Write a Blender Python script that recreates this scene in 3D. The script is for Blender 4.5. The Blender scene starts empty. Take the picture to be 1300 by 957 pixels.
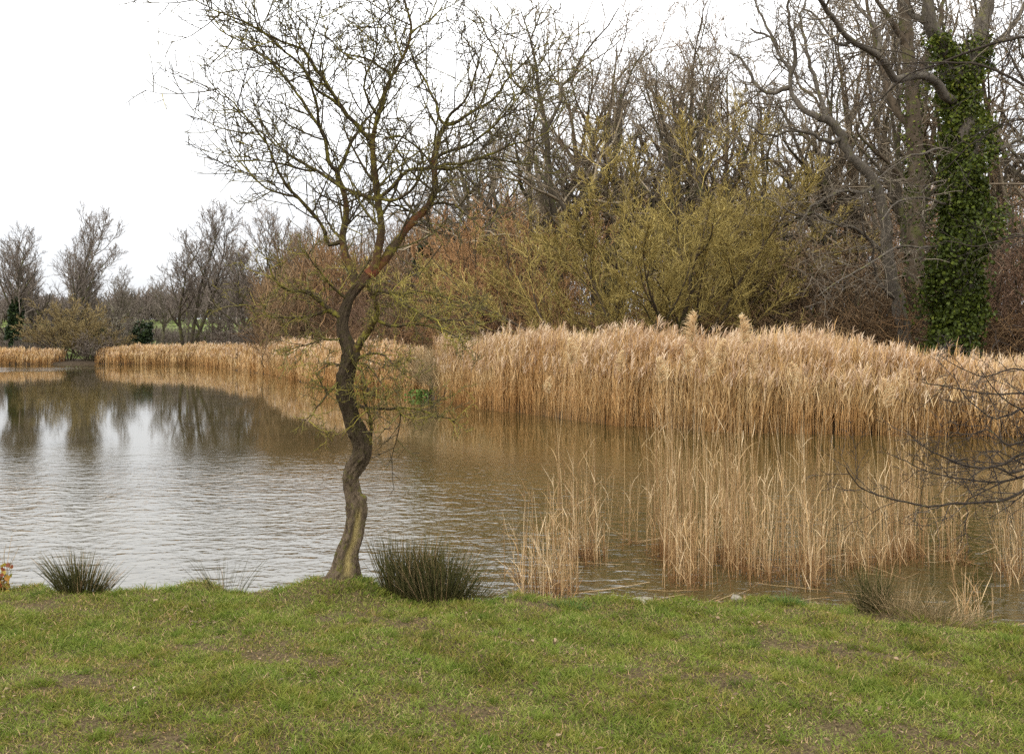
import bpy, math
import numpy as np

SC = bpy.context.scene
COL = SC.collection
F = 1264.0          # focal length in photograph pixels (35 mm on full frame)
CZ = 1.95           # camera height above the water, metres
def WX(px, Y): return (px - 650.0) / F * Y
def WZ(py, Y): return CZ - (py - 433.0) / F * Y

# ------------------------------------------------------------------ materials
def new_mat(name):
    m = bpy.data.materials.new(name); m.use_nodes = True
    nt = m.node_tree; nt.nodes.clear()
    return m, nt, nt.nodes, nt.links
def ramp(N, stops):
    r = N.new('ShaderNodeValToRGB'); e = r.color_ramp.elements
    while len(e) > 1: e.remove(e[-1])
    e[0].position = stops[0][0]; e[0].color = (*stops[0][1], 1)
    for p, c in stops[1:]:
        k = e.new(p); k.color = (*c, 1)
    return r
def mix(N, L, fac, a, b, mode='MIX'):
    m = N.new('ShaderNodeMix'); m.data_type = 'RGBA'; m.blend_type = mode
    for s, v in ((m.inputs[0], fac), (m.inputs[6], a), (m.inputs[7], b)):
        if hasattr(v, 'links') or hasattr(v, 'is_linked'): L.new(v, s)
        else: s.default_value = v if not isinstance(v, tuple) else (*v, 1)
    return m.outputs[2]
def noise(N, L, scale, detail=4, rough=.6, coord='Object', vec_scale=None, dist=0.0):
    t = N.new('ShaderNodeTexCoord'); n = N.new('ShaderNodeTexNoise')
    n.inputs['Scale'].default_value = scale; n.inputs['Detail'].default_value = detail
    n.inputs['Roughness'].default_value = rough; n.inputs['Distortion'].default_value = dist
    if vec_scale:
        mp = N.new('ShaderNodeMapping'); mp.inputs['Scale'].default_value = vec_scale
        L.new(t.outputs[coord], mp.inputs[0]); L.new(mp.outputs[0], n.inputs[0])
    else: L.new(t.outputs[coord], n.inputs[0])
    return n.outputs[0]
def tint_mat(name, stops, rough=.8, transl=0.0, patch=None, patch_scale=.5, spec=.2, hstops=None):
    """colour by the per-stem 'tint' attribute, optionally multiplied by soft patches of a second colour"""
    m, nt, N, L = new_mat(name)
    a = N.new('ShaderNodeAttribute'); a.attribute_name = 'tint'
    r = ramp(N, stops); L.new(a.outputs['Fac'], r.inputs[0]); c = r.outputs[0]
    if hstops:
        b = N.new('ShaderNodeAttribute'); b.attribute_name = 'along'
        r2 = ramp(N, hstops); L.new(b.outputs['Fac'], r2.inputs[0])
        c = mix(N, L, 1.0, c, r2.outputs[0], 'MULTIPLY')
    if patch:
        nz = noise(N, L, patch_scale, 3, .6)
        r3 = ramp(N, [(.35, (0, 0, 0)), (.65, (1, 1, 1))]); L.new(nz, r3.inputs[0])
        c = mix(N, L, r3.outputs[0], c, mix(N, L, 1.0, c, patch, 'MULTIPLY'))
    p = N.new('ShaderNodeBsdfPrincipled'); L.new(c, p.inputs['Base Color'])
    p.inputs['Roughness'].default_value = rough; p.inputs['Specular IOR Level'].default_value = spec
    o = N.new('ShaderNodeOutputMaterial')
    if transl > 0:
        t = N.new('ShaderNodeBsdfTranslucent'); L.new(c, t.inputs[0])
        ms = N.new('ShaderNodeMixShader'); ms.inputs[0].default_value = transl
        L.new(p.outputs[0], ms.inputs[1]); L.new(t.outputs[0], ms.inputs[2]); L.new(ms.outputs[0], o.inputs[0])
    else: L.new(p.outputs[0], o.inputs[0])
    return m
def bark_mat(name, dark, light, moss=None, moss_amt=.5, scale=6.0, bump=.02, up_moss=False, extra=None):
    m, nt, N, L = new_mat(name)
    n1 = noise(N, L, scale, 6, .7, vec_scale=(1, 1, .35), dist=.6)
    n2 = noise(N, L, scale * 5, 4, .7, vec_scale=(1, 1, .3))
    r = ramp(N, [(.32, dark), (.5, tuple((a + b) / 2 for a, b in zip(dark, light))), (.68, light)])
    mm = N.new('ShaderNodeMath'); mm.operation = 'MULTIPLY_ADD'; mm.inputs[1].default_value = .5
    L.new(n2, mm.inputs[0])
    hf = N.new('ShaderNodeMath'); hf.operation = 'MULTIPLY'; hf.inputs[1].default_value = .5; L.new(n1, hf.inputs[0])
    L.new(hf.outputs[0], mm.inputs[2]); L.new(mm.outputs[0], r.inputs[0]); c = r.outputs[0]
    if moss:
        n3 = noise(N, L, scale * .8, 5, .75)
        r3 = ramp(N, [(.62 - .3 * moss_amt, (0, 0, 0)), (.72 - .3 * moss_amt, (1, 1, 1))]); L.new(n3, r3.inputs[0])
        f = r3.outputs[0]
        if up_moss:
            g = N.new('ShaderNodeNewGeometry'); s = N.new('ShaderNodeSeparateXYZ'); L.new(g.outputs['Normal'], s.inputs[0])
            q = N.new('ShaderNodeMapRange'); q.inputs[1].default_value = -.5; q.inputs[2].default_value = .6; L.new(s.outputs[2], q.inputs[0])
            f = mix(N, L, 1.0, f, q.outputs[0], 'MULTIPLY')
        c = mix(N, L, f, c, moss)
    if extra:                       # (attribute name, colour)
        for an, colr in extra:
            a = N.new('ShaderNodeAttribute'); a.attribute_name = an
            nn = noise(N, L, scale * 3, 4, .7, vec_scale=(1, 1, .25))
            c2 = mix(N, L, nn, tuple(v * .55 for v in colr), tuple(v * 1.35 for v in colr))
            c = mix(N, L, a.outputs['Fac'], c, c2)
    p = N.new('ShaderNodeBsdfPrincipled'); L.new(c, p.inputs['Base Color'])
    p.inputs['Roughness'].default_value = .9; p.inputs['Specular IOR Level'].default_value = .06
    if bump:
        b = N.new('ShaderNodeBump'); b.inputs['Distance'].default_value = bump; b.inputs['Strength'].default_value = 1
        L.new(mm.outputs[0], b.inputs['Height']); L.new(b.outputs[0], p.inputs['Normal'])
    o = N.new('ShaderNodeOutputMaterial'); L.new(p.outputs[0], o.inputs[0])
    return m

M = {}
M['bark_grey'] = bark_mat('bark_grey', (.028, .022, .015), (.11, .09, .065), (.10, .10, .035), .35, 2.0, 0)
M['bark_brown'] = bark_mat('bark_brown', (.03, .022, .015), (.12, .09, .06), (.085, .085, .03), .3, 2.0, 0)
M['limb_dark'] = bark_mat('limb_dark', (.014, .011, .008), (.07, .055, .042), (.13, .12, .05), .15, 24.0, .003)
M['bark_dark'] = bark_mat('bark_dark', (.007, .005, .004), (.19, .14, .09), (.10, .10, .015), .36, 26.0, .02, True,
                          extra=(('scar', (.42, .33, .14)), ('dark', (.026, .019, .011)), ('rust', (.15, .055, .028))))
M['limb_moss'] = bark_mat('limb_moss', (.020, .015, .010), (.085, .062, .036), (.17, .15, .03), .46, 24.0, .006, False,
                          extra=(('rust', (.15, .052, .026)),))
M['twig_moss'] = tint_mat('twig_moss', [(0, (.035, .026, .016)), (.45, (.075, .058, .03)), (.75, (.15, .13, .035)), (1, (.27, .22, .04))])
M['oak_bark'] = bark_mat('oak_bark', (.028, .023, .017), (.17, .145, .115), (.13, .12, .04), .3, 5.0, .03, True)
M['oak_twig'] = tint_mat('oak_twig', [(0, (0.069, 0.055, 0.039)), (0.6, (0.149, 0.121, 0.086)), (1, (0.345, 0.287, 0.207))])
M['twig_grey'] = tint_mat('twig_grey', [(0, (0.086, 0.066, 0.043)), (0.5, (0.18, 0.138, 0.09)), (1, (0.301, 0.241, 0.156))])
M['twig_brown'] = tint_mat('twig_brown', [(0, (0.094, 0.064, 0.037)), (0.5, (0.194, 0.127, 0.071)), (1, (0.302, 0.205, 0.111))])
M['twig_red'] = tint_mat('twig_red', [(0, (0.1, 0.059, 0.037)), (0.5, (0.19, 0.113, 0.069)), (1, (0.29, 0.178, 0.106))])
M['twig_rust'] = tint_mat('twig_rust', [(0, (0.16, 0.092, 0.04)), (0.5, (0.336, 0.183, 0.08)), (1, (0.525, 0.301, 0.132))])
M['twig_olive'] = tint_mat('twig_olive', [(0, (0.109, 0.084, 0.028)), (0.5, (0.293, 0.218, 0.062)), (1, (0.498, 0.386, 0.123))])
M['twig_ochre'] = tint_mat('twig_ochre', [(0, (0.106, 0.081, 0.037)), (0.5, (0.237, 0.173, 0.069)), (1, (0.356, 0.265, 0.112))])
M['twig_pale'] = tint_mat('twig_pale', [(0, (.09, .08, .06)), (.5, (.18, .155, .11)), (1, (.30, .26, .19))])
M['twig_far'] = tint_mat('twig_far', [(0, (0.099, 0.082, 0.065)), (0.5, (0.165, 0.131, 0.103)), (1, (0.22, 0.178, 0.14))])
M['twig_black'] = tint_mat('twig_black', [(0, (.018, .013, .01)), (.6, (.045, .034, .026)), (1, (.12, .10, .08))])
M['ivy'] = tint_mat('ivy', [(0, (0.019, 0.025, 0.004)), (0.5, (0.047, 0.063, 0.009)), (0.85, (0.098, 0.121, 0.015)), (1, (0.177, 0.187, 0.027))], .55, .15, spec=.15)
M['ivy_dark'] = tint_mat('ivy_dark', [(0, (.012, .02, .008)), (.6, (.028, .045, .015)), (1, (.05, .075, .02))], .5, .1, spec=.3)
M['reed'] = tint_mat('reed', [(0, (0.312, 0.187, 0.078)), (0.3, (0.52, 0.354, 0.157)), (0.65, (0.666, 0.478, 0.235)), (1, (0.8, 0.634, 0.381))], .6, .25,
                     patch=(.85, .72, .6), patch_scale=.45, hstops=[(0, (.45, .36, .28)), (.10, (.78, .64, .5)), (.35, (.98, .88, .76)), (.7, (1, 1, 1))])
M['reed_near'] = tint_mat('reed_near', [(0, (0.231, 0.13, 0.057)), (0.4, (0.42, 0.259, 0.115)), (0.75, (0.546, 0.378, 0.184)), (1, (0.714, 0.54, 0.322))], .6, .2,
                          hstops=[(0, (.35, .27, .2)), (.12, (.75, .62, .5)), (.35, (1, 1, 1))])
M['reed_plume'] = tint_mat('reed_plume', [(0, (0.34, 0.216, 0.126)), (0.5, (0.54, 0.382, 0.243)), (1, (0.74, 0.588, 0.414))], .8, .3)
M['plume_near'] = tint_mat('plume_near', [(0, (0.489, 0.33, 0.181)), (0.5, (0.702, 0.505, 0.286)), (1, (0.8, 0.68, 0.405))], .9, .45)
M['rush'] = tint_mat('rush', [(0, (.035, .036, .014)), (.4, (.075, .078, .026)), (.7, (.13, .115, .05)), (1, (.36, .25, .14))], .6, .1, spec=.1, hstops=[(0, (.7, .6, .5)), (.6, (1, 1, 1)), (1, (1.35, 1.15, .95))])
M['rush_dead'] = tint_mat('rush_dead', [(0, (.10, .09, .04)), (.4, (.24, .17, .08)), (1, (.48, .34, .18))], .6, .15)
M['grass'] = tint_mat('grass', [(0, (.06, .095, .014)), (.3, (.13, .185, .026)), (.6, (.21, .255, .045)), (.86, (.33, .31, .10)), (1, (.50, .37, .20))], .5, .3,
                      patch=(1.0, .80, .8), patch_scale=4.0, spec=.08)
M['litter'] = tint_mat('litter', [(0, (.08, .05, .025)), (.5, (.20, .135, .07)), (.97, (.30, .21, .13)), (1, (.45, .36, .25))], .7, .1)
M['herb'] = tint_mat('herb', [(0, (0.075, 0.128, 0.027)), (1, (0.188, 0.285, 0.063))], .5, .3)
M['autumn_leaf'] = tint_mat('autumn_leaf', [(0, (.10, .16, .03)), (.35, (.42, .30, .05)), (.7, (.38, .10, .05)), (1, (.16, .06, .03))], .5, .3)
M['far_wood'] = tint_mat('far_wood', [(0, (0.07, 0.056, 0.044)), (0.5, (0.125, 0.097, 0.079)), (1, (0.17, 0.136, 0.106))], .9)
M['thicket'] = tint_mat('thicket', [(0, (0.084, 0.061, 0.037)), (0.5, (0.175, 0.123, 0.068)), (1, (0.274, 0.196, 0.105))], .9, patch=(1.2, .9, .7), patch_scale=.15)
M['stone'] = bark_mat('stone', (.14, .12, .09), (.34, .30, .24), None, 0, 14, .01)

# ------------------------------------------------------------------ mesh builders (vectorised)
def nrm(v): return v / np.maximum(np.linalg.norm(v, axis=-1, keepdims=True), 1e-9)
class Geo:
    def __init__(s): s.v = []; s.f = []; s.n = 0; s.a = {}; s.tri = []
    def _attr(s, name, arr, n):
        s.a.setdefault(name, []).append(np.broadcast_to(arr, (n,)).astype(np.float32) if np.ndim(arr) == 0 else np.asarray(arr, np.float32).ravel())
    def tubes(s, P, R, sides=3, tint=None, rng=None, ends=False, **kw):
        """P (N,n,3) polylines, R (N,n) radii"""
        N, n, _ = P.shape
        if N == 0: return
        T = np.empty_like(P); T[:, 1:-1] = P[:, 2:] - P[:, :-2]; T[:, 0] = P[:, 1] - P[:, 0]; T[:, -1] = P[:, -1] - P[:, -2]
        T = nrm(T); mean = np.abs(nrm(P[:, -1] - P[:, 0])); k = np.argmin(mean, axis=1)
        ref = np.eye(3)[k][:, None, :]
        A = nrm(np.cross(T, ref)); B = np.cross(T, A)
        th = np.arange(sides) * 2 * np.pi / sides
        V = P[:, :, None, :] + R[:, :, None, None] * (A[:, :, None, :] * np.cos(th)[None, None, :, None] + B[:, :, None, :] * np.sin(th)[None, None, :, None])
        base = s.n + (np.arange(N) * n * sides)[:, None, None]
        i = np.arange(n - 1)[None, :, None] * sides; j = np.arange(sides)[None, None, :]; j2 = (j + 1) % sides
        q = np.stack([base + i + j, base + i + j2, base + i + sides + j2, base + i + sides + j], -1).reshape(-1, 4)
        s.v.append(V.reshape(-1, 3)); s.f.append(q); m = N * n * sides
        if tint is None: tint = (rng or np.random.default_rng(1)).random(N)
        s._attr('tint', np.repeat(tint, n * sides), m)
        s._attr('along', np.tile(np.repeat(np.linspace(0, 1, n), sides), N), m)
        for k2, a in kw.items(): s._attr(k2, np.repeat(np.asarray(a).ravel(), sides) if np.ndim(a) else a, m)
        s.n += m
    def ribbons(s, P, W, side, tint=None, rng=None, along=None, **kw):
        """flat strips: P (N,n,3), W (N,n) half widths, side (N,3)"""
        N, n, _ = P.shape
        if N == 0: return
        V = np.stack([P - side[:, None, :] * W[:, :, None], P + side[:, None, :] * W[:, :, None]], 2)
        base = s.n + (np.arange(N) * n * 2)[:, None]; i = np.arange(n - 1)[None, :] * 2
        q = np.stack([base + i, base + i + 1, base + i + 3, base + i + 2], -1).reshape(-1, 4)
        s.v.append(V.reshape(-1, 3)); s.f.append(q); m = N * n * 2
        if tint is None: tint = (rng or np.random.default_rng(1)).random(N)
        s._attr('tint', np.repeat(tint, n * 2), m)
        s._attr('along', np.tile(np.repeat(np.linspace(0, 1, n), 2), N) if along is None else np.repeat(along, 2), m)
        for k2, a in kw.items(): s._attr(k2, np.repeat(np.asarray(a).ravel(), 2) if np.ndim(a) else a, m)
        s.n += m
    def grid(s, V, close=True, **kw):
        """V (rings, sides, 3)"""
        r, c, _ = V.shape
        i = np.arange(r - 1)[:, None] * c; j = np.arange(c if close else c - 1)[None, :]; j2 = (j + 1) % c
        q = np.stack([s.n + i + j, s.n + i + j2, s.n + i + c + j2, s.n + i + c + j], -1).reshape(-1, 4)
        s.v.append(V.reshape(-1, 3)); s.f.append(q); m = r * c
        for k2, a in kw.items(): s._attr(k2, a, m)
        s.n += m
    def mesh(s, name, mat, smooth=True):
        v = np.concatenate(s.v).astype(np.float32); f = np.concatenate(s.f).astype(np.int32)
        me = bpy.data.meshes.new(name); me.vertices.add(len(v)); me.vertices.foreach_set('co', v.ravel())
        me.loops.add(f.size); me.loops.foreach_set('vertex_index', f.ravel())
        me.polygons.add(len(f)); me.polygons.foreach_set('loop_start', np.arange(0, f.size, 4, dtype=np.int32))
        me.polygons.foreach_set('loop_total', np.full(len(f), 4, np.int32))
        me.polygons.foreach_set('use_smooth', np.full(len(f), smooth))
        for k, a in s.a.items():
            a = np.concatenate(a)
            if len(a) == len(v):
                at = me.attributes.new(k, 'FLOAT', 'POINT'); at.data.foreach_set('value', a)
        me.update(); me.materials.append(mat); me.validate(verbose=False)
        return me

def link(name, me, parent=None, label=None, cat=None, group=None, kind=None, loc=None):
    o = bpy.data.objects.new(name, me); COL.objects.link(o)
    if parent: o.parent = parent
    if loc is not None: o.location = loc
    if label: o['label'] = label
    if cat: o['category'] = cat
    if group: o['group'] = group
    if kind: o['kind'] = kind
    return o

# ------------------------------------------------------------------ terrain
NX = np.array([0, 60, 170, 240, 380, 480, 600, 720, 820, 950, 1080, 1170, 1230, 1300], float)
NY = np.array([750, 753, 758, 750, 752, 756, 763, 768, 766, 768, 772, 786, 800, 806], float)
_Y = (CZ - .27) * F / (NY - 433); _X = (NX - 650) / F * _Y
_X = np.concatenate([[-60, -12], _X, [7, 60]]); _Y = np.concatenate([[5.0, 6.2], _Y, [5.4, 5.0]])
def Yn(x): return np.interp(x, _X, _Y) + .05 * np.sin(x * 5.1) + .035 * np.sin(x * 11.7 + 1) + .03 * np.sin(x * 23 + 2 * np.sin(x * 7)) + .015 * np.sin(x * 51)
FX = np.array([-60, -42, -35, -26, -14.4, -9.7, -6.4, -3.4, -2.25, -.9, 1.4, 2.4, 4.3, 5.8, 10.5, 30], float)
FY = np.array([80, 82, 85, 82, 58.7, 47, 40, 37, 32, 29, 25, 23.3, 21.8, 21.2, 20.5, 19.5], float)
def Yf(x): return np.interp(x, FX, FY)
def ss(a, b, x): t = np.clip((x - a) / (b - a), 0, 1); return t * t * (3 - 2 * t)
XT, YT = WX(434, 6.55), 6.55
def hgt(x, y):
    x = np.asarray(x, float); y = np.asarray(y, float)
    bump = .02 * np.sin(x * 2.3 + y * 1.1) * np.sin(y * 2.9 + 1) + .012 * np.sin(x * 7.1 + 2) * np.sin(y * 6.3) + .008 * np.sin(x * 13 + y * 9)
    near = .33 + bump - .03 * ss(3, 7, y)
    dn = y - Yn(x)
    near = near + (-.4 - near) * ss(-.05, .34, dn)
    near = near + .13 * np.exp(-(((x - XT + .02) / .30) ** 2 + ((y - YT + .05) / .26) ** 2) ** 1.5)
    far_b = .22 + .05 * np.sin(x * .6) * np.sin(y * .5) + .004 * np.maximum(0, y - Yf(x)).clip(0, 60)
    w = ss(4, -12, x)
    field = w * (.042 * np.maximum(0, y - 100)).clip(0, 11) * (1 + .15 * np.sin(x * .02 + 1))
    df = (y - Yf(x)) * .8
    far = -.4 + (far_b + field + .4) * ss(-.5, .35, df)
    return np.where(y < 14, near, far)

def axis(parts):
    a = []
    for lo, hi, st in parts: a.append(np.arange(lo, hi, st))
    return np.unique(np.round(np.concatenate(a), 4))
gx = axis([(-700, -100, 30), (-100, -10, .9), (-10, -5, .3), (-5, 5, .06), (5, 10, .3), (10, 60, .9), (60, 701, 30)])
gy = axis([(-60, 0, 4), (0, 3, .3), (3, 8, .05), (8, 18, .7), (18, 100, .5), (100, 400, 5), (400, 1200, 50)])
X, Y = np.meshgrid(gx, gy)
Z = hgt(X, Y); Z[Y > 400] = hgt(X, np.full_like(X, 400))[Y > 400]
G = Geo()
lawn = ((Y < 14) & (Y < Yn(X) + .05)).astype(float)
fieldm = ss(93, 99, Y) * ss(2, -8, X)
G.grid(np.stack([X, Y, Z], -1), close=False, lawn=lawn.ravel(), field=fieldm.ravel())
m, nt, N, L = new_mat('ground')
a1 = N.new('ShaderNodeAttribute'); a1.attribute_name = 'lawn'; a2 = N.new('ShaderNodeAttribute'); a2.attribute_name = 'field'
n1 = noise(N, L, 9, 6, .7); n2 = noise(N, L, 1.3, 4, .6); n3 = noise(N, L, .12, 5, .6)
rm = ramp(N, [(.3, (.035, .026, .018)), (.7, (.10, .075, .05))]); L.new(n1, rm.inputs[0])
n4 = noise(N, L, 55, 6, .75); rl = ramp(N, [(.35, (.025, .018, .010)), (.5, (.075, .055, .028)), (.62, (.13, .095, .05)), (.72, (.20, .15, .08))]); L.new(n4, rl.inputs[0])
rf = ramp(N, [(.3, (.10, .13, .035)), (.7, (.15, .175, .055))]); L.new(n3, rf.inputs[0])
c = mix(N, L, a1.outputs['Fac'], rm.outputs[0], rl.outputs[0]); c = mix(N, L, a2.outputs['Fac'], c, rf.outputs[0])
p = N.new('ShaderNodeBsdfPrincipled'); L.new(c, p.inputs['Base Color']); p.inputs['Roughness'].default_value = .95; p.inputs['Specular IOR Level'].default_value = .04
b = N.new('ShaderNodeBump'); b.inputs['Distance'].default_value = .03; L.new(n1, b.inputs['Height']); L.new(b.outputs[0], p.inputs['Normal'])
o = N.new('ShaderNodeOutputMaterial'); L.new(p.outputs[0], o.inputs[0])
link('ground', G.mesh('ground', m), kind='structure')

# ------------------------------------------------------------------ water
m, nt, N, L = new_mat('pond_water')
tc = N.new('ShaderNodeTexCoord'); sp = N.new('ShaderNodeSeparateXYZ'); L.new(tc.outputs['Object'], sp.inputs[0])
def maprange(src, a, b, c_, d):
    q = N.new('ShaderNodeMapRange'); q.interpolation_type = 'SMOOTHSTEP'
    for k, v in zip((1, 2, 3, 4), (a, b, c_, d)): q.inputs[k].default_value = v
    L.new(src, q.inputs[0]); return q.outputs[0]
def math_(op, a, b=None):
    q = N.new('ShaderNodeMath'); q.operation = op
    for k, v in enumerate((a, b)):
        if v is None: continue
        if hasattr(v, 'is_linked'): L.new(v, q.inputs[k])
        else: q.inputs[k].default_value = v
    return q.outputs[0]
w1 = noise(N, L, 4.6, 3, .5, vec_scale=(1, 1.25, 1), dist=.4)
w2 = noise(N, L, 9.0, 2, .5, vec_scale=(.8, 1.4, 1), dist=.3)
w3 = noise(N, L, .9, 2, .5, vec_scale=(.7, 1.5, 1))
h = math_('ADD', math_('MULTIPLY', w1, .019), math_('ADD', math_('MULTIPLY', w2, .007), math_('MULTIPLY', w3, .015)))
near_m = maprange(sp.outputs[1], 12, 20, 1.0, .022)
gust = maprange(noise(N, L, .10, 3, .6), .35, .65, .6, 1.2)
pond_r = math_('MULTIPLY', maprange(sp.outputs[0], -27, -33, 0, 1), math_('MULTIPLY', maprange(sp.outputs[1], 62, 65, 0, 1), maprange(sp.outputs[1], 75, 73, 0, 1)))
amp = math_('MAXIMUM', math_('MULTIPLY', near_m, gust), math_('MULTIPLY', pond_r, 2.0))
amp = math_('MULTIPLY', amp, maprange(sp.outputs[0], 3.5, -1, .75, 1.0))
b = N.new('ShaderNodeBump'); b.inputs['Strength'].default_value = 1; b.inputs['Distance'].default_value = 1.0
L.new(math_('MULTIPLY', h, amp), b.inputs['Height'])
p = N.new('ShaderNodeBsdfPrincipled')
p.inputs['Roughness'].default_value = .04; p.inputs['IOR'].default_value = 1.52
nb = noise(N, L, .35, 3, .5)
rb = ramp(N, [(.35, (.034, .027, .008)), (.7, (.055, .043, .014))]); L.new(nb, rb.inputs[0]); L.new(rb.outputs[0], p.inputs['Base Color'])
L.new(b.outputs[0], p.inputs['Normal'])
o = N.new('ShaderNodeOutputMaterial'); L.new(p.outputs[0], o.inputs[0])
G = Geo()
wx = axis([(-120, 61, 3.0)]); wy = axis([(4, 96, 2.0)])
X, Y = np.meshgrid(wx, wy)
G.grid(np.stack([X, Y, np.zeros_like(X)], -1), close=False)
link('pond_water', G.mesh('pond_water', m), kind='structure')

# ------------------------------------------------------------------ branch growth
UP = np.array([0, 0, 1.0])
def level(rng, S, D, Ln, R, n, wander, trop, tip=.35, curl=0.0, up=UP):
    Nn = len(S); P = np.zeros((Nn, n + 1, 3)); P[:, 0] = S; d = nrm(D)
    bend = nrm(rng.normal(0, 1, (Nn, 3))) * curl
    for i in range(n):
        d = nrm(d + rng.normal(0, wander, (Nn, 3)) + trop * up + bend)
        P[:, i + 1] = P[:, i] + d * (Ln / n)[:, None]
    t = np.linspace(0, 1, n + 1)[None]
    return P, R[:, None] * (1 - (1 - tip) * t)
def lens(P): return np.linalg.norm(np.diff(P, axis=1), axis=2).sum(1)
def spawn(rng, P, R, Ln, k, f0=.2, f1=1., ang=45, angv=12, lr=.5, rr=.55, rmin=.004, taper=.55):
    N, n, _ = P.shape
    f = f0 + (f1 - f0) * ((np.arange(k)[None] + rng.random((N, k))) / k)
    x = f * (n - 1); i = np.minimum(x.astype(int), n - 2); t = (x - i)[..., None]; r = np.arange(N)[:, None]
    S = P[r, i] * (1 - t) + P[r, i + 1] * t; D = nrm(P[r, i + 1] - P[r, i]); Rp = R[r, i] * (1 - t[..., 0]) + R[r, i + 1] * t[..., 0]
    az = (np.arange(k)[None] * 2.4 + rng.random((N, 1)) * 6.3 + rng.normal(0, .5, (N, k)))
    a = np.radians(rng.normal(ang, angv, (N, k)))
    ref = np.where(np.abs(D[..., 2:3]) > .8, np.array([1., 0, 0]), UP); A = nrm(np.cross(D, ref)); B = np.cross(D, A)
    Dn = D * np.cos(a)[..., None] + (A * np.cos(az)[..., None] + B * np.sin(az)[..., None]) * np.sin(a)[..., None]
    Lc = Ln[:, None] * lr * (1 - taper * f) * (.6 + .7 * rng.random((N, k)))
    Rc = np.maximum(np.minimum(Rp * .85, Rp * rr * (.8 + .4 * rng.random((N, k)))), rmin)
    return S.reshape(-1, 3), Dn.reshape(-1, 3), Lc.ravel(), Rc.ravel()

ARCH = {}
def tree_arch(name, seed, H, barkm, twigm, stems=1, spread=6, r0=.22, L1=(9, .28, 38, .42), L2=(7, .15, 45, .66), L3=(5, .12, 45, .62), L4=(4, .1, 45, .62),
              trop=.06, wander=.10, tw=.0092, L0wander=.075, short=1.0, ivy=None, stemlen=(.75, 1.0)):
    rng = np.random.default_rng(seed)
    az = np.arange(stems) * 2.4 + rng.random() * 6; sp_ = np.radians(spread * (.5 + rng.random(stems)))
    D = np.stack([np.sin(sp_) * np.cos(az), np.sin(sp_) * np.sin(az), np.cos(sp_)], 1)
    S = np.stack([.12 * H / 10 * np.cos(az) * (stems > 1), .12 * H / 10 * np.sin(az) * (stems > 1), np.full(stems, -.3)], 1)
    Ln = H * (stemlen[0] + (stemlen[1] - stemlen[0]) * rng.random(stems)); R = r0 * (.7 + .5 * rng.random(stems))
    P0, R0 = level(rng, S, D, Ln, R, 14, L0wander, .02, .07)
    R0[:, 0] *= 1.35
    a = spawn(rng, P0, R0, Ln, L1[0], L1[1], 1, L1[2], 10, L1[3], .74, tw * 3)
    P1, R1 = level(rng, *a[:2], a[2], a[3], 8, wander, trop, .3)
    b = spawn(rng, P1, R1, lens(P1), L2[0], L2[1], 1, L2[2], 12, L2[3], .66, tw * 1.8)
    P2, R2 = level(rng, *b[:2], b[2], b[3], 8, wander * 1.2, trop, .4)
    c = spawn(rng, P2, R2, lens(P2), L3[0], L3[1], 1, L3[2], 14, L3[3], .5, tw * 1.1)
    P3, R3 = level(rng, *c[:2], c[2], c[3], 6, wander * 1.2, trop * .8, .5)
    d = spawn(rng, P3, R3, lens(P3), L4[0], L4[1], 1, L4[2], 14, L4[3], .6, tw)
    P4, R4 = level(rng, *d[:2], d[2], d[3], 4, wander * 1.1, trop, .55)
    g = Geo(); g.tubes(P0, R0, 9, rng=rng); g.tubes(P1, R1, 6, rng=rng)
    cr = Geo(); cr.tubes(P2, R2, 4, rng=rng); cr.tubes(P3, R3, 3, rng=rng); cr.tubes(P4, R4, 3, rng=rng)
    out = {'trunk': g.mesh(name + '_trunk', M[barkm]), 'crown': cr.mesh(name + '_crown', M[twigm])}
    if ivy: out['ivy'] = ivy_mesh(rng, P0, R0, ivy[0], ivy[1], ivy[2], ivy[3], M['ivy_dark'], name, P1, R1)
    ARCH[name] = out; return out
def leaf_cards(rng, g, C, size, tint=None, up=.3):
    N = len(C); d = nrm(rng.normal(0, 1, (N, 3)) + np.array([0, -.2, up])); s = nrm(np.cross(d, rng.normal(0, 1, (N, 3))))
    l = size * (.7 + .6 * rng.random(N))
    P = np.stack([C, C + d * l[:, None] * .5 + nrm(np.cross(d, s)) * l[:, None] * .12, C + d * l[:, None]], 1)
    W = np.stack([l * .18, l * .5, l * .06], 1)
    g.ribbons(P, W, s, tint=tint, rng=rng)
def ivy_mesh(rng, P, R, n, hmax, rad, size, mat, name, P1=None, R1=None):
    g = Geo(); N, m_, _ = P.shape
    k = rng.integers(0, N, n); f = rng.random(n) ** .9 * hmax * (m_ - 1); i = np.minimum(f.astype(int), m_ - 2); t = (f - i)[:, None]
    C = P[k, i] * (1 - t) + P[k, i + 1] * t; r = R[k, i]
    dd = rng.normal(0, 1, (n, 3)); dd[:, 2] *= .3; dd = nrm(dd)
    lump = 1 + .45 * np.sin(C[:, 2] * 2.1 + np.arctan2(dd[:, 0], dd[:, 1]) * 2) * np.sin(C[:, 2] * .9 + 1)
    fall = 1 - .5 * (f / (hmax * (m_ - 1))) ** 2
    C = C + dd * (r + rad * lump * fall * (.35 + .65 * rng.random(n) ** .5))[:, None]
    leaf_cards(rng, g, C, size)
    return g.mesh(name + '_ivy', mat)
def place(name, arch, px, Y, label, cat='tree', group=None, rz=0., s=1., sz=None, z=None, x=None):
    X0 = WX(px, Y) if x is None else x
    t = link(name, None, label=label, cat=cat, group=group, loc=(X0, Y, (float(hgt(X0, Y)) if z is None else z) - .05))
    t.rotation_euler = (0, 0, rz); t.scale = (s, s, sz or s)
    for k, me in ARCH[arch].items(): link(k, me, t)
    return t

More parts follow.
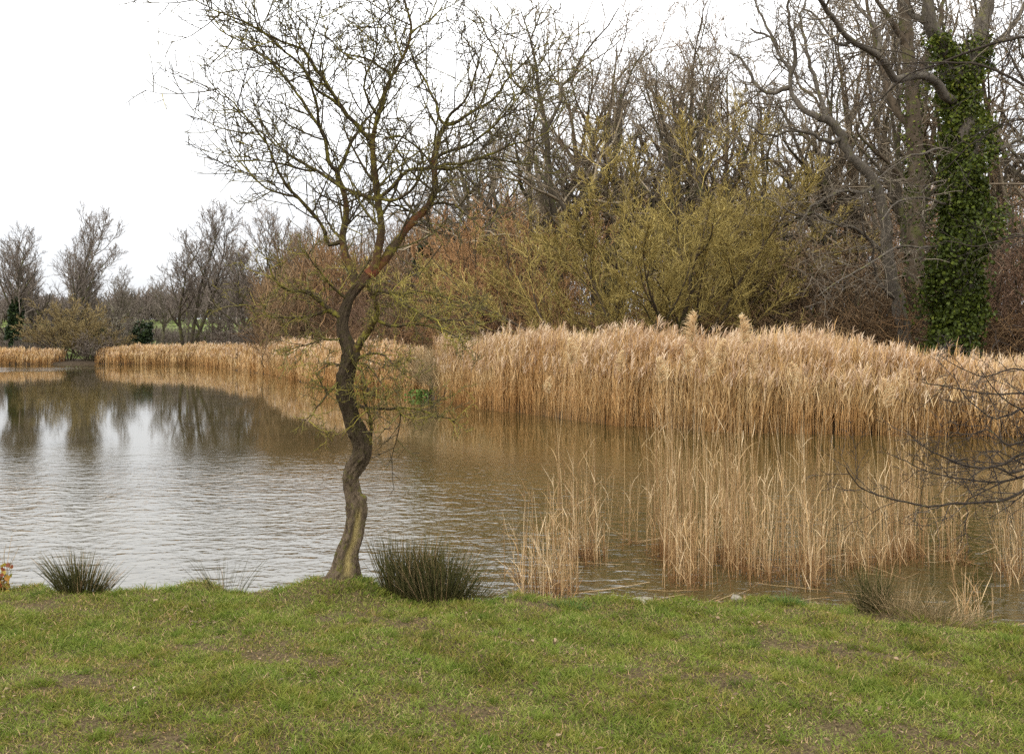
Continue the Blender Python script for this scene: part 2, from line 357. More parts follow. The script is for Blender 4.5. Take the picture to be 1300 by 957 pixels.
# ---- archetypes (nominal height H)
tree_arch('tallA', 11, 15, 'bark_grey', 'twig_grey', 2, 9, .24, trop=.07, wander=.17, L1=(9, .30, 42, .52))
tree_arch('tallB', 12, 15, 'bark_grey', 'twig_grey', 1, 4, .32, trop=.08, wander=.17, L1=(15, .28, 48, .50))
tree_arch('tallC', 13, 15, 'bark_brown', 'twig_brown', 3, 10, .20, trop=.08, wander=.15, L1=(8, .32, 36, .46))
tree_arch('tallD', 14, 15, 'bark_grey', 'twig_grey', 2, 13, .25, trop=.06, wander=.20, L1=(9, .25, 48, .52))
tree_arch('farA', 21, 12, 'bark_grey', 'twig_far', 4, 16, .17, trop=.10, wander=.08, tw=.0125, L1=(10, .32, 34, .46), L3=(6, .12, 38, .56), L4=(5, .1, 38, .6))
tree_arch('farB', 22, 12, 'bark_grey', 'twig_far', 1, 3, .24, trop=.10, wander=.08, tw=.0125, L1=(20, .25, 42, .46))
tree_arch('farI', 23, 12, 'bark_grey', 'twig_far', 1, 2, .26, trop=.10, wander=.08, tw=.0125, L1=(20, .3, 42, .42), ivy=(5000, .55, .38, .22))
tree_arch('ivyT', 24, 12, 'bark_grey', 'twig_brown', 2, 8, .2, trop=.06, wander=.1, tw=.01, L1=(9, .3, 40, .32), ivy=(9000, .85, .75, .2))
tree_arch('bushBrown', 31, 5, 'bark_brown', 'twig_brown', 14, 30, .05, trop=.03, wander=.16, tw=.0075, L1=(8, .12, 40, .5), L2=(7, .1, 45, .5), L3=(5, .1, 45, .5), L4=(4, .1, 45, .5), L0wander=.1)
tree_arch('bushRed', 32, 6, 'bark_brown', 'twig_red', 13, 26, .05, trop=.06, wander=.13, tw=.0075, L1=(8, .15, 35, .5), L2=(7, .1, 40, .5), L3=(5, .1, 40, .5), L4=(4, .1, 42, .5), L0wander=.08)
tree_arch('bushRust', 33, 7, 'bark_brown', 'twig_rust', 13, 24, .06, trop=.08, wander=.10, tw=.0075, L1=(8, .2, 32, .5), L2=(8, .1, 36, .5), L3=(6, .1, 36, .5), L4=(4, .1, 36, .5), L0wander=.07)
tree_arch('willow', 34, 8.2, 'bark_brown', 'twig_olive', 12, 30, .09, trop=.075, wander=.09, tw=.007, L1=(9, .2, 34, .5), L2=(11, .12, 36, .52), L3=(8, .1, 34, .55), L4=(6, .1, 32, .6), L0wander=.08, stemlen=(.8, 1.1))
tree_arch('willowB', 35, 6.5, 'bark_brown', 'twig_ochre', 10, 36, .08, trop=.06, wander=.12, tw=.0075, L1=(9, .2, 36, .5), L2=(9, .12, 38, .5), L3=(6, .1, 36, .55), L4=(4, .1, 36, .6), L0wander=.09, stemlen=(.8, 1.05))
tree_arch('bushPale', 36, 6, 'bark_grey', 'twig_pale', 6, 26, .05, trop=.03, wander=.08, tw=.014, L1=(8, .2, 45, .45), L2=(6, .1, 40, .5), L3=(4, .1, 40, .5), L4=(3, .1, 40, .5))
tree_arch('bushOchreFar', 37, 7, 'bark_brown', 'twig_ochre', 10, 34, .06, trop=.05, wander=.10, tw=.014, L1=(8, .2, 36, .5), L2=(7, .12, 38, .5), L3=(5, .1, 36, .55), L4=(4, .1, 36, .6))
tree_arch('bushFar', 38, 5, 'bark_brown', 'twig_far', 12, 34, .05, trop=.04, wander=.13, tw=.014, L1=(7, .1, 40, .5), L2=(6, .1, 42, .5), L3=(5, .1, 42, .5), L4=(4, .1, 40, .5))
tree_arch('ivyBush', 39, 6, 'bark_brown', 'twig_far', 3, 12, .1, trop=.06, wander=.1, tw=.014, L1=(7, .15, 40, .3), L2=(5, .1, 42, .5), L3=(4, .1, 42, .5), L4=(3, .1, 40, .5), ivy=(7000, .95, .9, .25))

PI = math.pi
# far bank, left
place('bare_tree', 'farI', 14, 92, 'tall bare tree with ivy-wrapped trunk, nearest to the left edge of the far bank', rz=.5, s=1.16)
place('bare_tree', 'farB', 40, 97, 'slim straight bare tree just right of the ivy-wrapped one at far left', rz=1.2, s=1.14)
place('bare_tree', 'farA', 76, 96, 'broad many-stemmed bare tree behind the ochre bush on the far left bank', rz=2.2, s=1.12)
place('bare_tree', 'farB', 108, 103, 'smaller bare tree at the right side of the far left group', rz=3.2, s=.85)
place('willow_bush', 'bushOchreFar', 88, 88, 'big ochre willow bush drooping to the water on the far left bank', 'bush', rz=.2, s=1.0, sz=.85)
place('bare_bush', 'bushPale', 147, 90, 'pale thin-stemmed bare bush beside the dark ivy clump on the far bank', 'bush', rz=1, s=.85, sz=.95)
place('ivy_bush', 'ivyBush', 178, 92, 'dark green ivy-smothered small tree on the far bank', 'tree', rz=2, s=.8, sz=.72)
place('ivy_bush', 'ivyBush', 132, 93, 'low dark ivy clump tucked between ochre bush and pale bush', 'bush', rz=4, s=.6, sz=.62)
place('bare_tree', 'farB', 165, 160, 'small distant bare tree on the skyline above the dark ivy clump', rz=2, s=1.05, sz=.95)
place('bare_tree', 'farA', 236, 91, 'large spreading many-stemmed bare tree standing alone before the green field', rz=.9, s=1.2, sz=1.06)
place('bare_tree', 'farB', 317, 84, 'slender twin-looking bare tree left of the lone crooked tree, far bank', rz=2.6, s=1.0, sz=.98)
place('bare_tree', 'farA', 292, 110, 'low faint bare tree between the spreading tree and the slender one', rz=4.1, s=.75)
# dense wood behind the reeds, middle left
for i, (px, Y, H, ar, lab) in enumerate([
    (345, 78, 10.5, 'farA', 'hazy brown bare tree at the left end of the wood, behind the crooked tree'),
    (378, 72, 11.5, 'tallC', 'bare tree whose brown crown shows left of the crooked tree trunk'),
    (412, 70, 11.0, 'tallA', 'grey bare tree behind the left limbs of the crooked tree'),
    (447, 66, 12.0, 'tallB', 'straight bare tree directly behind the crooked trunk'),
    (486, 62, 11.0, 'tallC', 'brown bare tree just right of the crooked trunk'),
    (520, 60, 11.6, 'tallD', 'bare tree behind the red-barked limb of the crooked tree'),
    (592, 50, 13.5, 'tallA', 'tall bare tree right of the ivy-clad tree, under the mossy sweeping branch'),
    (622, 52, 15.4, 'tallB', 'tall bare tree at the left shoulder of the high wood')]):
    place('bare_tree', ar, px, Y, lab, rz=i * 1.3, s=H / (12 if ar == 'farA' else 15), group='bare trees of the wood')
place('ivy_tree', 'ivyT', 560, 54, 'dark ivy-clad tree between the crooked tree and the orange-brown bushes', rz=1.0, s=.82)
# tall trees
for i, (px, Y, H, ar, lab) in enumerate([
    (655, 45, 15.5, 'tallD', 'first of the tall trees, its crown fading at the left end of the high canopy'),
    (690, 42, 15.6, 'tallA', 'tall tree behind the left flank of the olive willow'),
    (722, 40, 15.4, 'tallD', 'tall dark-forked tree with leaning twin stems above the olive willow left side'),
    (768, 44, 16.6, 'tallC', 'tall multi-stemmed reddish-brown tree above the olive willow'),
    (802, 40, 16.2, 'tallA', 'tall forked tree directly above the middle of the olive willow'),
    (835, 47, 16.6, 'tallB', 'straight tall tree behind the crown of the olive willow'),
    (872, 38, 14.6, 'tallA', 'tall twin-stemmed tree above the right half of the olive willow'),
    (912, 46, 16.6, 'tallC', 'tall brown tree with upright stems above the willow right edge'),
    (950, 39, 15.2, 'tallB', 'single-trunked tall tree left of the great oak limb'),
    (992, 44, 16.8, 'tallD', 'tall crooked tree behind the great oak limb'),
    (1040, 40, 16.5, 'tallB', 'tall tree behind the fork of the leaning oak'),
    (1095, 42, 17.2, 'tallC', 'tall reddish tree behind the leaning oak trunk'),
    (1150, 37, 16.4, 'tallA', 'tall tree between leaning oak and ivy oak, far back'),
    (1205, 41, 17.5, 'tallD', 'tall tree hidden behind the ivy-covered oak'),
    (1275, 36, 15.8, 'tallC', 'tall brown tree right of the ivy-covered oak'),
    (1325, 34, 15.5, 'tallA', 'tall tree at the right edge of the wood')]):
    place('bare_tree', ar, px, Y, lab, rz=i * 2.1 + .7, s=H / 15, group='tall bare trees of the wood')
# bushes
for i, (px, Y, H, ar, nom, wid, lab) in enumerate([
    (338, 72, 3.9, 'bushFar', 5, 1.0, 'low grey-brown bush at the left corner of the wood above the reeds'),
    (372, 66, 5.0, 'bushBrown', 5, 1.2, 'brown bush left of the crooked trunk behind the reeds'),
    (415, 60, 4.6, 'bushBrown', 5, 1.2, 'brown bush just behind the crooked trunk'),
    (455, 58, 5.2, 'bushRed', 6, 1.1, 'reddish bush right behind the crooked trunk fork'),
    (498, 54, 5.0, 'bushRed', 6, 1.15, 'maroon-tinged bush below the ivy-clad tree'),
    (536, 48, 4.2, 'bushBrown', 5, 1.1, 'dark brown bush over the dip between the two reed beds'),
    (590, 43, 7.0, 'bushRust', 7, 1.0, 'orange-brown bush right of the ivy-clad tree'),
    (645, 38, 7.4, 'bushRust', 7, 1.0, 'large orange-brown bush left of the olive willow'),
    (612, 37, 3.9, 'bushRed', 6, 1.0, 'low reddish bush behind the left end of the big reed bed'),
    (702, 36, 4.4, 'bushRust', 7, .8, 'low orange-brown bush at the left foot of the olive willow'),
    (905, 36, 6.0, 'willowB', 6.5, .8, 'ochre-brown bush at the right shoulder of the olive willow'),
    (960, 34, 5.4, 'bushBrown', 5, 1.2, 'brown bush behind the two tall seed plumes'),
    (1010, 33, 5.2, 'bushBrown', 5, 1.0, 'olive-brown bush below the great oak limb'),
    (1060, 31, 4.7, 'bushBrown', 5, 1.15, 'brown bush left of the leaning oak base'),
    (1105, 34, 6.0, 'bushBrown', 5, 1.2, 'tall brown bush behind the leaning oak'),
    (1290, 31, 6.2, 'bushRed', 6, 1.1, 'reddish-brown bush right of the ivy-covered oak'),
    (1345, 29, 5.5, 'bushRed', 6, 1.1, 'reddish bush cut by the right edge of the picture'),
    (1180, 34, 5.4, 'bushBrown', 5, 1.1, 'dark brown bush between the two oaks')]):
    place('bare_bush', ar, px, Y, lab, 'bush', 'bare bushes at the edge of the wood', rz=i * 1.9, s=H / nom * wid, sz=H / nom)
place('willow_tree', 'willow', 826, 31.5, 'broad rounded olive-yellow willow with dark stubby trunk behind the reeds', 'tree', rz=.4, s=1.12, sz=.86)
for i, (px, Y, h_, lab) in enumerate([(22, 89, .5, 'low grey scrub at the foot of the ivy-wrapped tree at far left'), (55, 90, .5, 'grey scrub left of the ochre willow bush'),
    (116, 85.5, .6, 'grey scrub at the right foot of the ochre willow bush'), (203, 90, .4, 'low scrub right of the dark ivy clump before the field'),
    (306, 84, .7, 'scrub bush under the slender bare tree at the far bend')]):
    place('bare_bush', 'bushFar', px, Y, lab, 'bush', 'scrub along the far bank', rz=i * 1.4, s=h_ * 1.15, sz=h_)
place('willow_bush', 'bushOchreFar', 112, 87, 'smaller ochre willow bush leaning right beside the big one on the far left bank', 'bush', rz=3.0, s=.8, sz=.62)
for i, (px, Y, h_, lab) in enumerate([(28, 104, 1.25, 'grey-brown bush behind the ivy-wrapped tree trunk at far left'), (62, 102, 1.1, 'grey-brown bush behind the left half of the ochre willow bush'),
    (100, 106, 1.3, 'grey-brown bush behind the right half of the ochre willow bush'), (136, 101, 1.05, 'grey-brown bush behind the pale thin-stemmed bush'),
    (160, 104, .95, 'grey-brown bush just left of the dark ivy-smothered tree'), (262, 112, .9, 'brown bush behind the large spreading tree, at its right side'), (306, 96, 1.1, 'brown bush behind the slender bare tree')]):
    place('bare_bush', 'bushFar', px, Y, lab, 'bush', 'bushes behind the far bank', rz=i * 1.1, s=h_ * 1.1, sz=h_)
place('bare_tree', 'farA', 130, 108, 'low wide bare tree rising behind the pale thin-stemmed bush', rz=5.0, s=.82)
place('bare_tree', 'farB', 205, 120, 'faint bare tree just left of the large spreading tree', rz=.3, s=.85)
place('bare_tree', 'farA', 272, 98, 'bare tree overlapping the right side of the large spreading tree', rz=2.9, s=.86)
place('bare_tree', 'farA', 340, 88, 'bare tree just right of the slender one at the start of the wood', rz=1.9, s=.92)
place('fallen_bush', 'bushFar', 322, 68, 'low dead grey bush sprawling over the reeds at the far bend', 'bush', rz=2, s=.55, sz=.28)

# ---- the far mass of the wood
rng = np.random.default_rng(77)
g = Geo(); n = 42000
px = rng.uniform(330, 1750, n); Yb = rng.uniform(56, 82, n)
top = np.interp(px, [330, 420, 560, 640, 760, 1300, 1750], [355, 335, 315, 275, 255, 250, 250])
hz = (top - 433); hmax = CZ - hz / F * Yb
base = np.stack([WX(px, Yb), Yb, rng.random(n) ** .8 * np.maximum(hmax + np.sin(px * .05) * .8, 1)], 1)
D = rng.normal(0, .55, (n, 3)); D[:, 2] = np.abs(D[:, 2]) + .5
P, R = level(rng, base, D, 1.0 + 1.5 * rng.random(n), np.full(n, .028), 4, .2, .02, .4)
g.tubes(P, R, 3, rng=rng)
link('thicket', g.mesh('thicket', M['thicket']), kind='stuff', label='dense brown thicket of bare twigs deep in the wood', cat='thicket')
# undergrowth just behind the reeds
g = Geo(); n = 26000
px = rng.uniform(325, 1500, n); Yb = np.interp(px, [325, 450, 560, 700, 900, 1300, 1500], [68, 50, 41, 33, 30, 27.5, 27]) + rng.random(n) ** 1.3 * 9
base = np.stack([WX(px, Yb), Yb, .2 + rng.random(n) ** 1.3 * 2.4], 1)
D = rng.normal(0, .7, (n, 3)); D[:, 2] = np.abs(D[:, 2]) * .8
P, R = level(rng, base, D, .5 + .9 * rng.random(n), np.full(n, .010), 4, .25, .0, .5)
g.tubes(P, R, 3, rng=rng)
link('undergrowth', g.mesh('undergrowth', M['thicket']), kind='stuff', label='tangled brown undergrowth behind the reed beds', cat='undergrowth')
# wood on the far hill
g = Geo()
cx = rng.uniform(-190, 20, 420); cy = rng.uniform(250, 340, 420) ; hh = rng.uniform(5, 10, 420) * (1 + .3 * np.sin(cx * .06))
k = np.repeat(np.arange(420), 110); n = len(k)
cen = np.stack([cx[k], cy[k], hgt(cx[k], cy[k])], 1)
d = rng.normal(0, 1, (n, 3)); d = nrm(d) * (rng.random(n) ** .4)[:, None]
base = cen + d * np.stack([hh[k] * .45, hh[k] * .45, hh[k] * .5], 1) + np.array([0, 0, 1]) * (hh[k] * .5)[:, None]
D = rng.normal(0, .5, (n, 3)); D[:, 2] = 1
P, R = level(rng, base, D, 1.2 + 1.8 * rng.random(n), np.full(n, .13), 3, .15, 0, .3)
g.tubes(P, R, 3, rng=rng)
link('distant_wood', g.mesh('distant_wood', M['far_wood']), kind='stuff', label='distant bare wood along the hilltop beyond the green field', cat='wood')
# hedge at the field's foot
g = Geo(); n = 15000
hx = rng.uniform(-95, -8, n); hy = 118 + 6 * rng.random(n) + 6 * np.sin(hx * .1)
op = (np.sin(hx * .33) + np.sin(hx * .13 + 2) > -.9)
hx, hy = hx[op], hy[op]; n = len(hx)
base = np.stack([hx, hy, hgt(hx, hy) + rng.random(n) * (1.3 + 1.0 * np.sin(hx * .21))], 1)
D = rng.normal(0, .6, (n, 3)); D[:, 2] = 1
P, R = level(rng, base, D, .8 + 1.2 * rng.random(n), np.full(n, .03), 3, .2, 0, .4)
g.tubes(P, R, 3, rng=rng)
link('field_hedge', g.mesh('field_hedge', M['far_wood']), kind='stuff', label='brown bare hedgerow at the foot of the green field', cat='hedge')

# ------------------------------------------------------------------ reed beds
def reed_bed(name, label, seed, xr, n, depth, hfun, w, plume_n=7, plume=.24, lean=.05, leafn=3, mat='reed', front=-.35):
    rng = np.random.default_rng(seed)
    x = rng.uniform(xr[0], xr[1], n); d = rng.random(n) ** 1.15 * depth(x); y = Yf(x) + front + d + .12 * np.sin(x * 2.3) + .1 * np.sin(x * 7)
    z = np.maximum(hgt(x, y), -.06)
    edge = .80 + .20 * ss(0, .7, d)
    clump = 1 + .04 * np.sin(x * 2.1 + 1) + .05 * np.sin(x * 5.3 + y) + .03 * np.sin(x * .9)
    h_ = hfun(x) * edge * clump * (1 + rng.normal(0, .10, n)); h_ *= np.where(rng.random(n) < .08, .5 + .4 * rng.random(n), 1)
    D = np.stack([rng.normal(.03, lean, n), rng.normal(-.02, lean, n), np.ones(n)], 1)
    messy = rng.random(n) < .06; D[messy, :2] *= 4.5
    tint = np.clip(rng.random(n) * .85 + .22 * np.sin(x * 1.7) * np.sin(y * 1.1) + .05, 0, 1)
    flat = np.sin(x * 1.3 + 2) * np.sin(x * .47) > .82; D[flat & (rng.random(n) < .5), 0] += .5
    P, R = level(rng, np.stack([x, y, z - .05], 1), D, h_, np.full(n, w), 4, .02, -.005, .5)
    g = Geo(); g.tubes(P, R, 3, tint=tint)
    for j in range(leafn):
        f = rng.uniform(.25, .92, n) * 4; i = np.minimum(f.astype(int), 3); t = (f - i)[:, None]; r = np.arange(n)
        S = P[r, i] * (1 - t) + P[r, i + 1] * t
        az = rng.normal(0, 1.6, n); dd = np.stack([np.cos(az) * .28, np.sin(az) * .28, np.full(n, 1.0)], 1)
        PL, _ = level(rng, S, dd, .22 + .25 * rng.random(n), np.full(n, .01), 3, .09, -.05, .5)
        Wd = w * 1.7 * np.array([.6, 1, .8, .1])[None] * np.ones((n, 1))
        al = (f / 4)[:, None] * np.ones((1, 4))
        g.ribbons(PL, Wd, nrm(np.cross(dd, rng.normal(0, 1, (n, 3)))), tint=np.clip(tint + rng.normal(.05, .15, n), 0, 1), along=al.ravel())
    bed = link(name, g.mesh(name, M[mat]), kind='stuff', label=label, cat='reed bed')
    g = Geo(); has = (rng.random(n) < .30) & (h_ > hfun(x) * .72); T = P[has, -1]; nn = len(T); pt = rng.random(nn)
    for j in range(plume_n):
        S = T - np.array([0, 0, 1]) * (plume * .85 * j / plume_n)
        az = rng.normal(.4, .9, nn); dd = np.stack([np.cos(az) * .5, np.sin(az) * .5, np.full(nn, 1.2)], 1)
        PL, _ = level(rng, S, dd, plume * (.45 + .4 * rng.random(nn)), np.full(nn, .01), 3, .1, -.22, .5)
        g.ribbons(PL, w * 1.6 * np.array([.5, 1.1, .9, .15])[None] * np.ones((nn, 1)), nrm(np.cross(dd, rng.normal(0, 1, (nn, 3)))), tint=np.clip(pt + rng.normal(0, .15, nn), 0, 1))
    link('seed_heads', g.mesh(name + '_plumes', M['reed_plume']), bed, kind='stuff')
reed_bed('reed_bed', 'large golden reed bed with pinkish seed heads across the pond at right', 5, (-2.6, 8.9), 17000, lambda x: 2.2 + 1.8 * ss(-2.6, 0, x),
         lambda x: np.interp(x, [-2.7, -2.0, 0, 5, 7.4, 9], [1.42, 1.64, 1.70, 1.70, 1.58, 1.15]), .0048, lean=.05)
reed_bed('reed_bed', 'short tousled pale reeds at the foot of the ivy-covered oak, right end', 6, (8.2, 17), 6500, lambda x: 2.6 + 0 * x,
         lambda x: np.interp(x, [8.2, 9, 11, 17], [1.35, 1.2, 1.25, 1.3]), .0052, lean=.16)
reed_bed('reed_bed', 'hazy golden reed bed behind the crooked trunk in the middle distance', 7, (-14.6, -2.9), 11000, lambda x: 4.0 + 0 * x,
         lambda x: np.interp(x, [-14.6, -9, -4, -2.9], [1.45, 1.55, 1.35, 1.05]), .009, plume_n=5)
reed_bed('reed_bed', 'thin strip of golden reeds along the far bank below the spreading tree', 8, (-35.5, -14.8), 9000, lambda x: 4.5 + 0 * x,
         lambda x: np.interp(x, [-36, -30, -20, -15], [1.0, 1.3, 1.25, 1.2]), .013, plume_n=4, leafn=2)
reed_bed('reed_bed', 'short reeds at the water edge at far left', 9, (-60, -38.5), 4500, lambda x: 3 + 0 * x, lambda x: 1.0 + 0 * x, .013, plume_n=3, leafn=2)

# ------------------------------------------------------------------ foreground reed clumps in the shallows
def plume_geo(rng, g, T, size, n=110, dirx=.5, w=.0016):
    for q in range(len(T)):
        f = rng.random(n); S = T[q] - np.array([-.10 * dirx * size, 0, size * .95]) * (f[:, None] ** .9)
        az = rng.normal(0 if dirx > 0 else PI, 1.1, n); dd = np.stack([np.cos(az) * .5 + .25 * dirx, np.sin(az) * .5, .9 + .3 * rng.random(n)], 1)
        ln = size * (.16 + .22 * rng.random(n)) * (.55 + .9 * np.sin(np.clip(f, .05, 1) * 2.6))
        P, _ = level(rng, S, dd, ln, np.full(n, w), 4, .16, -.20, .4)
        g.ribbons(P, w * np.array([.8, 1.5, 1.6, 1.2, .3])[None] * np.ones((n, 1)), nrm(np.cross(dd, rng.normal(0, 1, (n, 3)))), tint=np.clip(.5 + rng.normal(0, .25, n), 0, 1))
def reed_clump(label, seed, spots, plumes=(), group='reed clumps standing in the shallows'):
    """spots: (px0, px1, base py, spread in Y, n, hmin, hmax)"""
    rng = np.random.default_rng(seed); g = Geo(); T = []
    for (p0, p1, by, sy, n, h0, h1) in spots:
        n = int(n * .52)
        Yc = CZ * F / (by - 433); px = p0 + (p1 - p0) * (.5 + .5 * np.clip(rng.normal(0, .55, n), -1, 1)); y = Yc + rng.normal(0, sy, n)
        x = WX(px, y); h_ = h0 + (h1 - h0) * rng.random(n) ** 1.5
        D = np.stack([rng.normal(-.01, .055, n), rng.normal(0, .05, n), np.ones(n)], 1)
        me = rng.random(n) < .05; D[me, :2] *= 6; h_[me] *= .7
        P, R = level(rng, np.stack([x, y, np.maximum(hgt(x, y), -.12) - .02], 1), D, h_ + .12, .0017 + .0011 * rng.random(n), 6, .018, .0, .55)
        tint = rng.random(n); g.tubes(P, R, 4, tint=tint)
        for j in range(2):                                   # leaf blades clinging to the stem
            m_ = rng.random(n) < .75; Q = P[m_]; k = len(Q)
            f = rng.uniform(.15, .95, k) * 6; i = np.minimum(f.astype(int), 5); t = (f - i)[:, None]; r = np.arange(k)
            S = Q[r, i] * (1 - t) + Q[r, i + 1] * t; az = rng.random(k) * 6.3
            dd = np.stack([np.cos(az) * .35, np.sin(az) * .35, np.ones(k)], 1)
            PL, _ = level(rng, S, dd, .10 + .16 * rng.random(k), np.full(k, .01), 4, .10, -.16, .5)
            g.ribbons(PL, .0027 * np.array([.7, 1, .9, .6, .1])[None] * np.ones((k, 1)), nrm(np.cross(dd, rng.normal(0, 1, (k, 3)))), tint=np.clip(tint[m_] + .2, 0, 1), along=(f / 6)[:, None].repeat(5, 1).ravel())
        # dead stubble and broken stems at the foot
        k = int(n * 2.4); x2 = WX(p0 + (p1 - p0) * (.5 + .5 * np.clip(rng.normal(0, .42, k), -1, 1)), Yc); y2 = Yc + rng.normal(0, sy * .8, k)
        D2 = np.stack([rng.normal(0, .5, k), rng.normal(0, .5, k), np.ones(k)], 1)
        P, R = level(rng, np.stack([x2, y2, np.full(k, -.03)], 1), D2, .05 + .17 * rng.random(k) ** 1.5, np.full(k, .0024), 3, .15, -.05, .5)
        g.tubes(P * 1.0, R, 3, tint=rng.random(k) * .35); g.a['along'][-1][:] *= .22
        k = max(4, n // 18)                                  # stems fallen flat on the water
        a = rng.random(k) * 6.3; S = np.stack([WX(rng.uniform(p0, p1, k), Yc), Yc + rng.normal(0, sy * 1.5, k), np.full(k, .012)], 1)
        P, R = level(rng, S, np.stack([np.cos(a), .3 * np.sin(a), rng.uniform(0, .12, k)], 1), .2 + .5 * rng.random(k), np.full(k, .0026), 4, .05, 0, .6)
        g.tubes(P, R, 3, tint=.6 + .4 * rng.random(k))
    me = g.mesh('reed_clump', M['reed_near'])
    c0 = link('reed_clump', me, label=label, cat='reeds', group=group)
    if plumes:
        st = Geo()
        for (px, py, by, size, dx) in plumes:
            Yc = CZ * F / (by - 433); x1 = WX(px, Yc); z1 = WZ(py, Yc); x0 = x1 + rng.normal(0, .06) - .04 * dx
            t = np.linspace(0, 1, 7)[:, None]
            P = np.array([x0, Yc, -.1]) * (1 - t) + np.array([x1, Yc, z1]) * t; P[:, 0] += .05 * dx * (t[:, 0] ** 3 - t[:, 0]) ; P[:, 0] += rng.normal(0, .004, 7)
            st.tubes(P[None], np.linspace(.0034, .0014, 7)[None], 4, tint=np.array([.7]))
            g = Geo(); plume_geo(rng, g, P[-1:], size * 1.5, 240, dx, .0021); link('seed_head', g.mesh('seed_head', M['plume_near']), c0)
        link('plume_stems', st.mesh('plume_stems', M['reed_near']), c0)
    return c0
reed_clump('sparse reed clump nearest the lawn, right of the dark rush tussock', 101, [(662, 735, 752, .22, 150, .35, .95), (640, 690, 735, .15, 24, .2, .55)])
reed_clump('reed clump just behind the sparse one, left of the open water gap', 102, [(715, 770, 708, .22, 130, .5, 1.25)], [(722, 432, 705, .16, 1), (700, 480, 707, .10, -1)])
reed_clump('few lone reeds standing in the open gap between the clumps', 103, [(796, 812, 690, .05, 14, .6, .95)])
reed_clump('tall reed clump at the left of the widest stand, with high seed plumes', 104, [(820, 880, 705, .30, 170, .7, 1.7), (840, 905, 738, .18, 130, .4, 1.2)],
           [(884, 398, 712, .19, -1), (835, 455, 708, .16, 1), (870, 440, 700, .17, 1), (792, 447, 700, .13, -1)])
reed_clump('dense reed clump in the middle of the widest stand', 105, [(890, 960, 712, .35, 230, .6, 1.7), (930, 1000, 728, .25, 130, .4, 1.2)],
           [(940, 402, 708, .18, 1), (922, 432, 712, .15, -1), (897, 447, 716, .15, 1), (952, 452, 700, .13, 1)])
reed_clump('reed clump right of the widest stand, with ragged dead foot', 106, [(985, 1065, 722, .30, 150, .5, 1.45), (1010, 1050, 742, .12, 50, .3, .8)], [(1003, 462, 720, .12, 1)])
reed_clump('tight tall sheaf of reeds, right of centre in the shallows', 107, [(1128, 1172, 705, .14, 130, .7, 1.65), (1080, 1190, 712, .2, 110, .3, .9)],
           [(1120, 482, 708, .18, 1), (1152, 470, 706, .12, -1)])
reed_clump('short reed clump under the tip of the overhanging branch', 108, [(1060, 1120, 718, .25, 110, .3, 1.0)])
reed_clump('slim reeds under the overhanging branch near the right edge', 109, [(1190, 1232, 711, .2, 56, .4, 1.15)], [(1200, 478, 712, .12, -1)])
reed_clump('reeds at the right edge of the shallows', 110, [(1262, 1310, 728, .3, 110, .4, 1.05)])
reed_clump('broken dead reeds rooted by the bank at lower right', 111, [(1212, 1262, 800, .08, 46, .2, .55)], group='reed clumps standing in the shallows')

# ------------------------------------------------------------------ rush tussocks, sedges
def tussock(label, seed, px, Y, n, h0, h1, rad, spread, leanx=0., mat='rush', droop=-.06, elong=1., w=.0016, name='rush_tussock', cat='rush tussock', wander=.02, dz=0):
    rng = np.random.default_rng(seed); x0 = WX(px, Y)
    a = rng.random(n) * 2 * PI; r = rad * rng.random(n) ** .6
    ox = r * np.cos(a) * elong; oy = r * np.sin(a) * .7
    S = np.stack([x0 + ox, Y + oy, hgt(x0 + ox, Y + oy) - .03 + dz], 1)
    S[:, 2] = np.maximum(S[:, 2], -.06)
    D = np.stack([ox / rad / elong * spread + leanx * (.3 + ox / rad / elong) + rng.normal(0, .13, n), oy / rad * spread + rng.normal(0, .13, n), np.ones(n)], 1)
    P, _ = level(rng, S, D, h0 + (h1 - h0) * rng.random(n) ** .8, np.full(n, .001), 7, wander, droop, .3)
    R = w * np.array([1, 1, 1, .95, .85, .7, .45, .15])[None] * (.7 + .6 * rng.random((n, 1)))
    g = Geo(); g.tubes(P, R, 3, tint=np.clip(np.where(rng.random(n) < .16, .7 + .3 * rng.random(n), rng.beta(1.6, 3.2, n)), 0, 1))
    return link(name, g.mesh(name, M[mat]), label=label, cat=cat)
tussock('small spiky dark rush tussock on the bank at lower left', 201, 102, 6.52, 420, .14, .36, .12, .6, w=.0022)
tussock('few thin wispy rush blades on the low mound left of the crooked tree', 202, 286, 6.5, 44, .14, .34, .12, .6, w=.0013)
t = tussock('big dark green rush tussock right beside the crooked tree foot', 203, 520, 6.49, 760, .12, .48, .125, .22, .08, elong=1.25, droop=-.02, w=.0020, wander=.035)
tussock('lower arching rush tussock merging into the big dark one on its right', 204, 562, 6.42, 760, .12, .46, .16, .35, .32, elong=1.3, droop=-.06, w=.0019, wander=.05)
tussock('small leaning rush tuft at the right end of the dark tussocks', 205, 594, 6.38, 200, .10, .30, .08, .45, .55, droop=-.09, w=.0018, wander=.05)
tussock('pale grey-green rush tuft at the lawn edge below the right reed clumps', 206, 1108, 6.05, 260, .10, .36, .075, .3, -.05, w=.0019)
tussock('straw-coloured sedge arching over the bank at lower right', 207, 1155, 5.95, 230, .10, .32, .14, .7, .25, 'rush_dead', -.12, 1.6, .0014, 'sedge_tussock', 'sedge', .05)
tussock('drooping green and straw sedge against the dead reeds at lower right', 208, 1190, 5.8, 190, .08, .26, .13, .7, .2, 'rush_dead', -.12, 1.5, .0014, 'sedge_tussock', 'sedge', .05)
tussock('bright green grass tuft at the lawn edge right of centre', 209, 1000, 6.2, 220, .04, .11, .07, .9, mat='herb', w=.0018, name='grass_tuft', cat='grass tuft')
